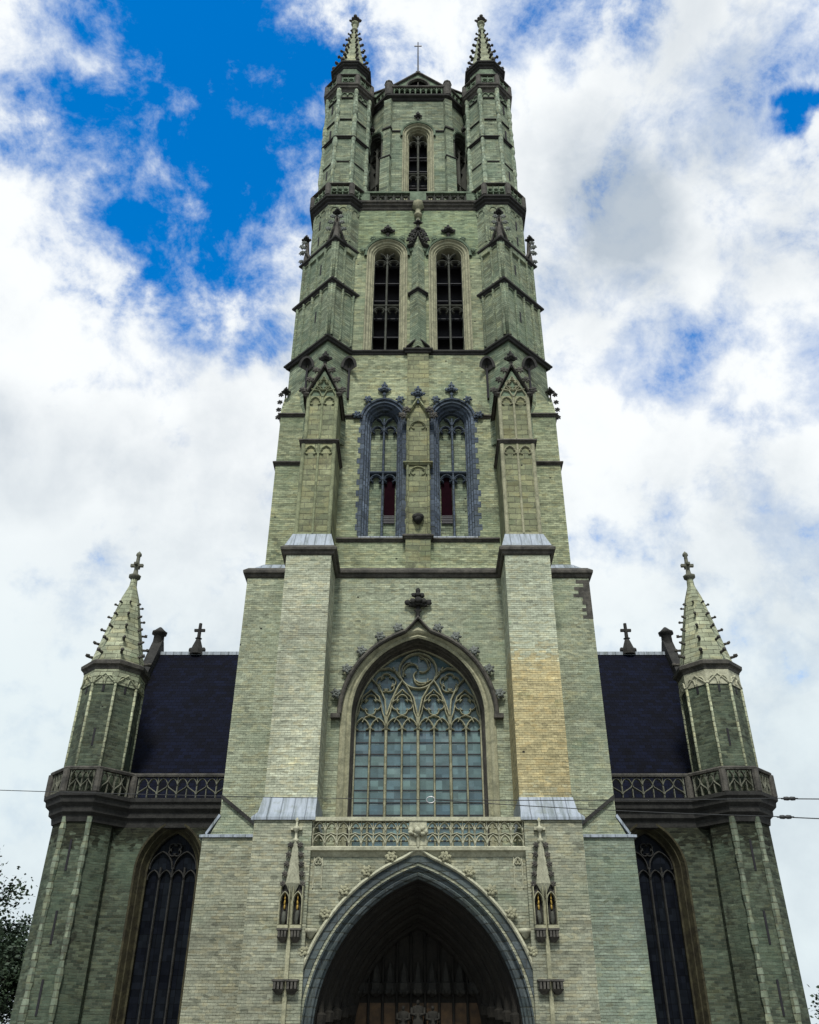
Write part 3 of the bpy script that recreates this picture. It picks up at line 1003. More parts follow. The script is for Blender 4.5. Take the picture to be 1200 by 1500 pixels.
orn(FINIAL, 'blue', 'finial', (0, 4.04, 41.9), (1.5, 0.9, 1.5), cp)


# ================================================================== FRONT BUTTRESSES
def front_buttress(s):
    b = MB(s)
    b.box(5.2, 8.05, 0.0, W0 + 0.2, 0, 12.2)
    lo = part(b, 'front_buttress', 'low')
    b = MB(s)
    b.box(5.15, 7.82, 0.9, W0 + 0.1, 12.9, 28.0)
    part(b, 'upper_shaft', 'ochre' if s > 0 else 'shaft', lo)
    b = MB(s)
    b.stack([([(5.05, -0.12), (8.2, -0.12), (8.2, W0 + 0.08), (5.05, W0 + 0.08)], 12.18), ([(5.05, -0.12), (8.2, -0.12), (8.2, W0 + 0.08), (5.05, W0 + 0.08)], 12.32),
             ([(5.1, 0.2), (7.95, 0.2), (7.95, W0 + 0.08), (5.1, W0 + 0.08)], 12.62), ([(5.12, 0.80), (7.85, 0.80), (7.85, W0 + 0.08), (5.12, W0 + 0.08)], 13.5)])
    part(b, 'lead_weathering', 'lead', lo)
    b = MB(s)
    b.stack([([(5.0, 0.78), (8.0, 0.78), (8.0, W0 + 0.08), (5.0, W0 + 0.08)], 28.24), ([(5.3, 1.5), (7.65, 1.5), (7.65, W0 + 0.3), (5.3, W0 + 0.3)], 29.5)])
    part(b, 'upper_lead_weathering', 'lead', lo)
    # panelled upper buttress
    b = MB(s)
    b.box(5.36, 7.6, 1.66, W2 + 0.1, 29.4, 36.6)
    b.box(5.42, 7.56, 1.88, 5.0, 36.6, 40.7)
    up = part(b, 'panelled_buttress', 'panel')
    b = MB(s)
    b.prism([(5.44, 40.7), (7.54, 40.7), (6.49, 43.05)], 1.9, 5.0)
    part(b, 'gable', 'green', up)
    b = MB(s)
    for (x0, x1, z0, z1, y) in ((5.36, 7.6, 29.45, 36.4, 1.66), (5.42, 7.56, 36.85, 40.7, 1.88)):
        xm = (x0 + x1) / 2
        for x in (x0 + 0.12, x1 - 0.12):
            b.bar([(x, z0), (x, z1)], 0.24, y - 0.14, y + 0.02)
        b.bar([(xm, z0), (xm, z1)], 0.16, y - 0.12, y + 0.02)
        b.bar([(x0, z0 + 0.1), (x1, z0 + 0.1)], 0.2, y - 0.12, y + 0.02)
        for c2 in ((x0 + xm) / 2 + 0.06, (x1 + xm) / 2 - 0.06):
            zz = z1 - 0.75
            b.bar(U(c2, zz - 0.02, 0.42, zz, 0.62, 0, 8), 0.1, y - 0.12, y + 0.02)
            for k in (-1, 1):
                b.bar(arc(c2 + k * 0.2, zz + 0.14, 0.17, 90 - k * 10, 90 - k * 190, 6), 0.06, y - 0.1, y + 0.02)
    # gable tracery
    b.bar(foil(6.49, 41.65, 0.46, 4, 0), 0.10, 1.74, 1.92, True)
    b.bar(arc(6.49, 41.65, 0.5, 0, 360, 16)[:-1], 0.07, 1.78, 1.92, True)
    for k in (-1, 1):
        b.bar([(6.49, 40.5), (6.49 + k * 0.25, 41.1), (6.49 + k * 0.8, 41.25)], 0.1, 1.76, 1.9)
        b.bar([(6.49 + k * 0.9, 40.7), (6.49 + k * 0.6, 41.3), (6.49, 42.4)], 0.1, 1.76, 1.9)
    part(b, 'panel_rib', 'jamb' if s > 0 else 'panelrib', up)
    b = MB(s)
    for k in (-1, 1):
        b.bar([(6.49 + k * 1.28, 40.55), (6.49 + k * 0.0, 43.45)], 0.2, 1.62, 4.6)
    gb = part(b, 'gable_coping', 'trim', up)
    b = MB(s)
    b.sweep([(5.36, W2 + 0.4), (5.36, 1.66), (7.6, 1.66), (7.6, W2 + 0.4)], 36.72, SMALL)
    part(b, 'string_course', 'trim', up)
    for x in (5.36, 7.62):
        b = MB(s)
        b.sweep([(x - 0.02, 1.75), (x + 0.02, 1.75), (x + 0.02, W2), (x - 0.02, W2)], 40.75, SMALL, True)
        part(b, 'eaves_mould', 'trim', up)
    for k in (-1, 1):
        for t in (0.08, 0.40, 0.70):
            orn(CROCKET, 'trim', 'crocket', (s * (6.49 + k * (1.28 - t * 1.28)), 1.68, 40.6 + t * 2.9), 0.8, up, s * k * 0.9)
    orn(FINIAL, 'black', 'finial', (s * 6.49, 1.75, 43.2), (1.35, 1.1, 1.45), up)


for s in (-1, 1):
    front_buttress(s)


# lateral lower buttresses with sloped heads
def side_buttress(s):
    b = MB(s)
    b.box(8.0, 10.85, 1.5, 9, 0, 11.7)
    o = part(b, 'side_buttress', 'low_green' if s > 0 else 'low')
    b = MB(s)
    b.prism([(8.0, 11.85), (10.72, 11.85), (10.2, 12.9), (10.2, 13.75), (8.0, 12.1)], 2.2, W0 + 0.05)
    part(b, 'sloped_head', 'wall', o)
    b = MB(s)
    b.stack([([(7.9, 1.38), (11.0, 1.38), (11.0, 9), (7.9, 9)], 11.68), ([(7.9, 1.38), (11.0, 1.38), (11.0, 9), (7.9, 9)], 11.8), ([(7.9, 2.18), (10.78, 2.18), (10.78, 9), (7.9, 9)], 12.0)])
    b.prism([(10.2, 12.9), (10.83, 11.95), (10.9, 12.05), (10.3, 13.0)], 2.14, 5.0)
    part(b, 'lead_weathering', 'lead', o)
    b = MB(s)
    b.prism([(8.0, 12.08), (10.25, 13.78), (10.25, 13.98), (8.0, 12.3)], 2.05, W0 + 0.05)
    part(b, 'drip_mould', 'black', o)


for s in (-1, 1):
    side_buttress(s)

# ================================================================== PORTAL
PY = 0.3
pa = (0.0, 0.0, 4.72, 3.0, 6.62)
b = MB()
b.pane([(-5.25, 0), (-5.25, 10.85), (5.25, 10.85), (5.25, 0)], [U(*pa, 0.48, 20)], PY)
b.box(-5.2, 5.2, 1.0, W0 - 0.02, 10.2, 10.82)
port = part(b, 'portal_wall', 'low')
b = MB()
b.mould(*pa, [(0.96, PY), (0.95, PY - 0.06), (0.62, PY - 0.06), (0.58, PY + 0.1), (0.50, PY + 0.02), (0.42, PY + 0.05), (0.38, PY + 0.25), (0.28, PY + 0.28), (0.20, PY + 0.18), (0.10, PY + 0.24), (0.06, PY + 0.42), (0.0, PY + 0.45), (0.0, PY + 0.7)], 24)
av = part(b, 'portal_archivolt', 'bluearch')
b = MB()
prof = [(0.94, PY), (0.94, PY - 0.2), (1.0, PY - 0.26), (1.10, PY - 0.22), (1.12, PY - 0.06), (1.12, PY)]
rows = []
for d, y in prof:
    row = []
    for x, z in U(0, 3.0, pa[2], pa[3], pa[4], d, 40)[9:-9]:
        row.append((x, y, z + 0.2 * math.exp(-(x / 0.4) ** 2)))
    rows.append(row)
b.grid(rows)
hm = part(b, 'portal_hood', 'pale')
hood_crockets('jamb', hm, 0, pa[3], pa[2], pa[4], 1.06, PY - 0.12, (0.33, 0.50, 0.63, 0.77, 0.895), 0.85)
b = MB()                                        # splayed orders of the porch
prof = [(0.0, PY + 0.7)]
d, y = 0.0, PY + 0.7
for k in range(5):
    prof += [(d - 0.05, y + 0.05), (d - 0.07, y + 0.35), (d - 0.20, y + 0.37), (d - 0.26, y + 0.46), (d - 0.20, y + 0.55), (d - 0.32, y + 0.82)]
    d, y = d - 0.32, y + 0.82
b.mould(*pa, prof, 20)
rev = part(b, 'porch_reveal', 'porchshade')
YB = y
b = MB()
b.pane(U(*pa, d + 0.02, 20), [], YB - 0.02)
tym = part(b, 'tympanum', 'porchshade')
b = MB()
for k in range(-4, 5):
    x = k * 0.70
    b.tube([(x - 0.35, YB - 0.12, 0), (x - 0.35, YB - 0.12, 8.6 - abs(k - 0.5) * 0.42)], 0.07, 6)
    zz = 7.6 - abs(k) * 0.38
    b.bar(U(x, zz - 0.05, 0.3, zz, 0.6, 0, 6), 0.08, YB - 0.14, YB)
part(b, 'blind_arcade', 'porchshade', tym)
b = MB()
for k in range(-4, 5):
    x = k * 0.70
    b.box(x - 0.30, x + 0.30, YB - 0.06, YB, 0.2, 4.6)
part(b, 'oak_panel', 'oak', tym)
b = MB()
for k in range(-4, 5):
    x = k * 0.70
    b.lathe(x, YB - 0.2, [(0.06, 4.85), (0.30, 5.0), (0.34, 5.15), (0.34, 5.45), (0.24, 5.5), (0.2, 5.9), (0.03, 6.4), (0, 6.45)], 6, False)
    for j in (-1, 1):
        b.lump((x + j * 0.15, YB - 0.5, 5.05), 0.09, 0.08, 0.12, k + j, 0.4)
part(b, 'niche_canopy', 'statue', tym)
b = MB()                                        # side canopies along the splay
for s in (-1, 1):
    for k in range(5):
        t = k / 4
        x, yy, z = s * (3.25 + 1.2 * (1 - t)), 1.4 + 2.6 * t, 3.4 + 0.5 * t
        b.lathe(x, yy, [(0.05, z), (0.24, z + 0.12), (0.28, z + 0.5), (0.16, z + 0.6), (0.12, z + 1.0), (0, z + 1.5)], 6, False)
part(b, 'side_canopy', 'porchshade', rev)


# applied pinnacles with twin niches beside the portal
def pinnacle(s):
    X = 5.93
    b = MB(s)
    # kite-shaped front: from a point below, widening, then tapering upwards
    for dx in (0,):
        b.grid([[(X - 0.02, -0.16, 8.6), (X, -0.22, 8.55), (X + 0.02, -0.16, 8.6)],
                [(X - 0.33, -0.12, 9.25), (X, -0.52, 9.22), (X + 0.33, -0.12, 9.25)],
                [(X - 0.10, -0.1, 11.15), (X, -0.26, 11.15), (X + 0.10, -0.1, 11.15)]])
        b.lathe(X, -0.12, [(0.10, 11.1), (0.15, 11.15), (0.15, 11.25), (0.07, 11.3), (0.06, 11.6), (0.2, 11.72), (0.2, 11.8), (0.06, 11.88), (0.06, 12.1), (0.1, 12.16), (0, 12.3)], 8)
    for z in (11.72,):
        b.box(X - 0.28, X + 0.28, -0.2, -0.04, z - 0.04, z + 0.1)
    pin = part(b, 'wall_pinnacle', 'pale')
    b = MB(s)
    for j in (-1, 1):
        xx = X + j * 0.30
        b.bar([(xx - 0.22, 7.45), (xx - 0.22, 9.1)], 0.08, -0.38, 0.02)
        b.bar([(xx + 0.22, 7.45), (xx + 0.22, 9.1)], 0.08, -0.38, 0.02)
        b.bar(U(xx, 8.45, 0.2, 8.5, 0.35, 0, 6), 0.07, -0.38, 0.0)
        b.box(xx - 0.25, xx + 0.25, -0.42, 0.02, 7.28, 7.42)
    b.box(X - 0.09, X + 0.09, -0.16, 0.01, 0, 8.7)
    part(b, 'twin_niche', 'jamb', pin)
    for j in (-1, 1):
        for z0, z1, hw in ((6.72, 7.28, 0.24), (4.62, 5.2, 0.27)):
            xx = X + j * 0.30
            b = MB(s)
            b.loft([(xx - 0.1, -0.12), (xx + 0.1, -0.12), (xx + 0.1, 0.01), (xx - 0.1, 0.01)], z0, [(xx - hw, -0.4), (xx + hw, -0.4), (xx + hw, 0.01), (xx - hw, 0.01)], z0 + 0.2)
            for q in (-0.6, 0.0, 0.6):
                b.box(xx + q * hw - 0.05, xx + q * hw + 0.05, -0.41, 0.01, z0 + 0.2, z1 - 0.08)
            b.box(xx - hw - 0.02, xx + hw + 0.02, -0.44, 0.01, z1 - 0.08, z1)
            part(b, 'pierced_corbel', 'trim', pin)
    for j in (-1, 1):
        b = MB(s)
        b.box(X + j * 0.30 - 0.18, X + j * 0.30 + 0.18, -0.03, -0.004, 7.42, 9.2)
        part(b, 'niche_back', 'black', pin)
        b = MB(s)
        for i in range(4):
            b.lump((X + j * 0.30, -0.2, 8.2 + i * 0.2), 0.055 - 0.008 * i, 0.05, 0.11, i + j, 0.5)
        part(b, 'gilded_canopy', 'gold', pin)
        b = MB(s)
        b.lump((X + j * 0.3, -0.2, 7.75), 0.12, 0.1, 0.32, 3 + j, 0.4)
        part(b, 'worn_carving', 'stonegrey', pin)
    for j in (-1, 1):
        for i in range(6):
            z = 8.75 + i * 0.44
            wd = 0.36 - max(0, (z - 9.2)) * 0.13
            orn(CROCKET, 'trim', 'crocket', (s * (X + j * wd), -0.08, z), 0.42, pin, j * s * 1.2)


for s in (-1, 1):
    pinnacle(s)
for s in (-1, 1):
    b = MB()
    b.lathe(s * 4.98, PY - 0.1, [(0.04, 6.9), (0.16, 7.0), (0.22, 7.12), (0.32, 7.18), (0.32, 7.32), (0, 7.33)], 10)
    part(b, 'wall_bracket', 'pale', port)
    b = MB()
    for x in (4.62, 5.02):
        b.bar([(s * x, 9.1), (s * x, 10.5)], 0.06, PY - 0.06, PY)
    b.bar(U(s * 4.82, 10.1, 0.22, 10.15, 0.35, 0, 6), 0.07, PY - 0.08, PY)
    b.bar(foil(s * 4.82, 10.3, 0.16, 3, 90), 0.05, PY - 0.07, PY, True)
    part(b, 'blind_panel', 'pale', port)


# ------------------------------------------------------------------ balustrades
def arc_tiers(b, x0, x1, z0, z1, y0, y1, bay, tiers=2, wd=0.085):
    n = max(1, round((x1 - x0) / bay))
    bw_ = (x1 - x0) / n
    h = (z1 - z0) / tiers
    for i in range(n + 1):
        b.bar([(x0 + i * bw_, z0), (x0 + i * bw_, z1)], wd * 0.9, y0, y1)
    for t in range(tiers):
        for i in range(n):
            cx = x0 + (i + 0.5) * bw_
            zz = z0 + t * h + h * 0.10
            b.bar(U(cx, zz - 0.01, bw_ / 2 - 0.01, zz, h * 0.84, 0, 7)[1:-1], wd * 0.9, y0, y1)
            for k in (-1, 1):
                b.bar([(cx + k * bw_ * 0.36, zz + h * 0.42), (cx + k * bw_ * 0.17, zz + h * 0.36), (cx + k * bw_ * 0.12, zz + h * 0.46)], wd * 0.5, y0 + 0.03, y1)
        if t < tiers - 1:
            for i in range(n):            # little lozenges between the tiers
                cx = x0 + (i + 0.5) * bw_
                zz = z0 + (t + 1) * h
                b.bar([(cx - bw_ / 2, zz - 0.05), (cx, zz + 0.04), (cx + bw_ / 2, zz - 0.05)], wd * 0.8, y0, y1)


def ogee_bays(b, x0, x1, z0, z1, y0, y1, bay, wd=0.09):
    n = max(1, round((x1 - x0) / bay))
    bw_ = (x1 - x0) / n
    h = z1 - z0
    for i in range(n + 1):
        b.bar([(x0 + i * bw_, z0), (x0 + i * bw_, z1)], wd, y0, y1)
    for i in range(n):
        cx = x0 + (i + 0.5) * bw_
        b.bar([(cx, z0), (cx, z0 + h * 0.42)], wd * 0.8, y0, y1)
        for s in (-1, 1):
            b.bar([(cx + s * bw_ * f, z0 + h * t) for f, t in ((0.5, 0.12), (0.44, 0.26), (0.25, 0.38), (0.06, 0.50), (0.0, 0.62))], wd * 0.8, y0, y1)
            b.bar([(cx + s * bw_ * f, z0 + h * t) for f, t in ((0.0, 0.55), (0.03, 0.72), (0.12, 0.86), (0.25, 0.93), (0.38, 0.86), (0.47, 0.7), (0.5, 0.55))], wd * 0.7, y0, y1)


def foil_bays(b, x0, x1, z0, z1, y0, y1, bay, wd=0.08):
    n = max(1, round((x1 - x0) / bay))
    bw_ = (x1 - x0) / n
    for i in range(n + 1):
        b.bar([(x0 + i * bw_, z0), (x0 + i * bw_, z1)], wd, y0, y1)
    zc = (z0 + z1) / 2
    r = min(bw_, z1 - z0) * 0.46
    for i in range(n):
        cx = x0 + (i + 0.5) * bw_
        b.bar([(cx + r * 1.02 * (1.1 if bw_ > z1 - z0 else 1) * math.cos(R(a)), zc + r * 1.02 * math.sin(R(a))) for a in range(0, 360, 30)], wd * 0.9, y0, y1, True)
        b.bar(foil(cx, zc, r * 0.95, 4, 45, 5), wd * 0.7, y0 + 0.02, y1, True)


# portal balustrade
b = MB()
b.sweep([(-5.5, PY - 0.02), (5.5, PY - 0.02)], 10.86, [(0, -0.34), (0.05, -0.26), (0.12, -0.14), (0.28, -0.08), (0.30, 0.06), (0.2, 0.12), (0, 0.14), (-0.7, 0.14)])
b.box(-0.42, 0.42, 0.06, 0.5, 11.0, 12.18)
pb = part(b, 'portal_balustrade', 'pale')
b = MB()
b.box(-5.35, 5.35, 0.0, 0.55, 12.16, 12.34)
part(b, 'rail', 'pale', pb)
for s in (-1, 1):
    b = MB()
    x0, x1 = sorted((s * 0.42, s * 5.15))
    arc_tiers(b, x0, x1, 10.98, 12.18, 0.14, 0.4, 0.59)
    part(b, 'tracery', 'pale', pb)
b = MB()
b.lump((0, -0.12, 11.66), 0.2, 0.2, 0.18, 1, 0.3)
for i in range(7):
    a = i * 2 * PI / 7
    b.lump((0.36 * math.cos(a), -0.06, 11.64 + 0.16 * math.sin(a)), 0.15, 0.13, 0.12, i + 4, 0.6)
b.lathe(0, 0.0, [(0.06, 10.9), (0.09, 11.1), (0.09, 11.45), (0.2, 11.55)], 8)
part(b, 'carved_boss', 'pale', pb)

# ================================================================== BELFRY STAGE
W3 = 4.78
CX, CY = 6.6, 6.25


def dia(hd, cx=CX, cy=CY):
    return [(cx, cy - hd), (cx + hd, cy), (cx, cy + hd), (cx - hd, cy)]


bl = [(-2.50, 47.3, 1.04, 58.0, 1.12), (2.50, 47.3, 1.04, 58.0, 1.12)]
b = MB()
b.pane([(-5.4, 47.2), (-5.4, 64.0), (5.4, 64.0), (5.4, 47.2)], [U(*q, 0.62, 12) for q in bl], W3)
b.box(-5.4, 5.4, 7.2, 19.3, 47.0, 64.0)
for x in (-5.4, 0, 5.4):
    b.box(x - (0.02 if x < 0 else 0.3), x + (0.02 if x > 0 else 0.3), W3 + 0.01, 7.3, 47.0, 64.0)
bel = part(b, 'belfry_wall', 'belfry')
for q in bl:
    cx, z0, hw, zs, rs = q
    b = MB()
    b.mould(*q, [(0.62, W3), (0.60, W3 - 0.10), (0.50, W3 - 0.13), (0.42, W3 + 0.02), (0.28, W3 + 0.05), (0.20, W3 + 0.18), (0.12, W3 + 0.16), (0.06, W3 + 0.28), (0.0, W3 + 0.3), (0.0, W3 + 1.3)], 14)
    bwn = part(b, 'belfry_window', 'jamb')
    b = MB()
    yt = W3 + 0.34
    b.bar([(cx, z0 - 0.2), (cx, zs + 0.4)], 0.17, yt, yt + 0.3)
    b.bar([(cx - hw, 52.6), (cx + hw, 52.6)], 0.16, yt - 0.02, yt + 0.3)
    for s in (-1, 1):
        c2 = cx + s * hw / 2
        for zz in (51.9, 57.2):
            b.bar(U(c2, zz - 0.02, hw / 2 - 0.03, zz, 0.5, 0, 8), 0.09, yt, yt + 0.3)
            for k in (-1, 1):
                b.bar(arc(c2 + k * 0.2, zz + 0.12, 0.15, 90 - k * 10, 90 - k * 190, 6), 0.06, yt + 0.03, yt + 0.3)
        b.bar([(cx, zs - 0.3), (cx + s * 0.22, zs + 0.25), (cx + s * 0.55, zs + 0.5)], 0.09, yt, yt + 0.3)
        b.bar([(cx + s * hw, z0), (cx + s * hw, zs)], 0.1, yt, yt + 0.3)
    part(b, 'tracery', 'stonegrey', bwn)
    for i in range(6):
        z = z0 + 0.3 + i * 1.95
        if z < 58.4:
            b = MB()
            b.prism_x([(W3 + 0.75, z), (W3 + 1.65, z + 0.82), (W3 + 1.65, z + 0.88), (W3 + 0.75, z + 0.08)], cx - hw, cx + hw)
            part(b, 'louvre', 'louvre', bwn)
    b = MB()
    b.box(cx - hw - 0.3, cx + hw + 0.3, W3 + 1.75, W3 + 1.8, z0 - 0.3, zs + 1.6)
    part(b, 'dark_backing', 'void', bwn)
    b = MB()
    b.grid([[(x, y, z) for x, z in U(cx, zs - 0.3, hw, zs, rs, d, 14)] for d, y in ((0.60, W3 + 0.01), (0.60, W3 - 0.2), (0.72, W3 - 0.26), (0.84, W3 - 0.1), (0.84, W3 + 0.01))])
    bh = part(b, 'belfry_hood', 'green')
    hood_crockets('green', bh, cx, zs, hw, rs, 0.78, W3 - 0.1, (0.1, 0.6), 0.75)
    orn(FINIAL, 'black', 'finial', (cx, W3 - 0.15, zs + rs + 0.75), (1.7, 1.0, 1.5), bh)

# belfry strings
b = MB()
half = [(-CX, CY + 3.45), (-CX - 3.35, CY), (-CX, CY - 3.3), (-4.95, 4.62), (-0.88, 4.62), (-0.88, 4.38)]
b.sweep(half + [(-x, y) for x, y in half[::-1]], 47.28, [(0, -0.40), (0.08, -0.36), (0.12, -0.22), (0.22, -0.16), (0.23, -0.04), (0.2, 0.0), (0, 0.1), (-0.25, 0.1)])
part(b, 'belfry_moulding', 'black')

# prow-shaped centre pilaster of the belfry
b = MB()
pr = [(-0.62, W3 + 0.02), (0.62, W3 + 0.02), (0.62, W3 - 0.2), (0, W3 - 0.72), (-0.62, W3 - 0.2)][::-1]
pr2 = [(x * 0.82, W3 + 0.02 if y > W3 else W3 - (W3 - y) * 0.8) for x, y in pr]
b.stack([(pr, 47.4), (pr, 53.2)])
b.stack([(pr2, 53.2), (pr2, 58.4), ([(x * 0.3, W3 + 0.01 if y > W3 else W3 - (W3 - y) * 0.5) for x, y in pr], 60.2)])
pc = part(b, 'prow_pilaster', 'high')
b = MB()
b.sweep([(-0.62, W3), (-0.62, W3 - 0.2), (0, W3 - 0.72), (0.62, W3 - 0.2), (0.62, W3)], 53.3, SMALL)
part(b, 'pilaster_mould', 'black', pc)
b = MB()
for s in (-1, 1):
    b.bar([(s * 0.85, 47.45), (0, 48.35)], 0.16, 4.2, 4.9)
part(b, 'base_gablet', 'black', pc)
b = MB()
for s in (-1, 1):
    b.bar([(s * 0.85, 58.5), (s * 0.5, 58.75), (s * 0.15, 59.6), (0, 60.3)], 0.2, 4.2, 4.9)
part(b, 'ogee_canopy', 'black', pc)
b = MB()
b.tube([(0, 4.7, 60.0), (0, 4.7, 62.5)], 0.16, 8)
b.lathe(0, 4.6, [(0.1, 62.3), (0.34, 62.45), (0.36, 62.6), (0.2, 62.8), (0.25, 63.3), (0.5, 63.5), (0.5, 64.0)], 8)
part(b, 'pendant_bracket', 'jamb', pc)
for z, k in ((58.9, 1.3), (59.5, 1.2), (60.0, 1.0)):
    for s in (-1, 1):
        orn(CROCKET, 'black', 'crocket', (s * 0.42 * (60.9 - z) / 2, 4.35, z), k * 0.8, pc, s * 0.8)
orn(FINIAL, 'black', 'finial', (0, 4.4, 59.8), (1.4, 1.0, 1.2), pc)
orn(FINIAL, 'black', 'finial', (0, 4.45, 60.9), (1.1, 0.8, 1.0), pc)

# belfry cornice and balustrade
b = MB()


def octside(cx, cy, ap, drop):
    """front run of an octagon from its left-rear to its right-rear vertex"""
    pl = ngon(cx, cy, ap)
    return pl


b.sweep([(-5.0, W3 - 0.02), (5.0, W3 - 0.02)], 64.1, CORNICE)
b.box(-5.2, 5.2, W3 + 0.1, 7, 63.6, 64.15)
bb = part(b, 'belfry_cornice', 'trim')
for s in (-1, 1):
    b = MB()
    x0, x1 = sorted((s * 0.72, s * 4.1))
    foil_bays(b, x0, x1, 64.25, 65.45, 4.66, 4.86, 0.66)
    part(b, 'tracery', 'stonegrey', bb)
b = MB()
b.box(-4.9, 4.9, 4.56, 4.98, 65.42, 65.6)
b.box(-0.68, 0.68, 4.5, 5.0, 64.2, 65.42)
for s in (-1, 1):
    b.box(s * 4.55 - 0.42, s * 4.55 + 0.42, 4.6, 4.98, 64.2, 65.42)
part(b, 'rail', 'green', bb)


# ================================================================== TOWER CORNER TURRETS
def turret_panel(b, pl, z0, z1, bay, fn, wd=0.08, edge=0.18):
    """pierced panels on each side of an octagon parapet; leaves piers at the corners"""
    n = len(pl)
    for i in range(n):
        a, c = Vector((*pl[i], 0)), Vector((*pl[(i + 1) % n], 0))
        d = (c - a)
        L = d.length
        d.normalize()
        yv = Vector((-d.y, d.x, 0))
        m = Matrix((d.to_4d(), yv.to_4d(), (0, 0, 1, 0), (a.x, a.y, 0, 1))).transposed()
        m[3][0] = m[3][1] = m[3][2] = 0
        m[3][3] = 1
        b.xf = m
        fn(b, edge, L - edge, z0, z1, 0.04, 0.24, bay, wd)
    b.xf = None


def frame_of(a, c):
    a, c = Vector((*a, 0)), Vector((*c, 0))
    d = c - a
    L = d.length
    d.normalize()
    m = Matrix(((d.x, -d.y, 0, a.x), (d.y, d.x, 0, a.y), (0, 0, 1, 0), (0, 0, 0, 1)))
    return m, L


def panel_run(b, a, c, z0, z1, bay, fn, wd=0.08, edge=0.18):
    m, L = frame_of(a, c)
    old = b.xf
    b.xf = m
    fn(b, edge, L - edge, z0, z1, 0.04, 0.24, bay, wd)
    b.xf = old


def piers(b, pl, z0, z1, r=0.2):
    for x, y in pl:
        b.loft(ngon(x, y, r), z0, ngon(x, y, r), z1)


def spire_crockets(b, cx, cy, ap0, z0, ap1, z1, n, size):
    for k in range(8):
        a = R(22.5 + 45 * k)
        for i in range(n):
            t = (i + 0.35) / n
            r = (ap0 + (ap1 - ap0) * t) / math.cos(PI / 8)
            z = z0 + (z1 - z0) * t
            c, s_ = math.cos(a), math.sin(a)
            sz = size * (1 - 0.45 * t)
            b.tube([(cx + c * r * 0.95, cy + s_ * r * 0.95, z), (cx + c * (r + sz * 0.6), cy + s_ * (r + sz * 0.6), z + sz * 0.1)], [sz * 0.3, sz * 0.25], 5)
            b.lump((cx + c * (r + sz * 0.75), cy + s_ * (r + sz * 0.75), z + sz * 0.2), sz * 0.42, sz * 0.42, sz * 0.36, k * 7 + i, 0.6, 6, 4)


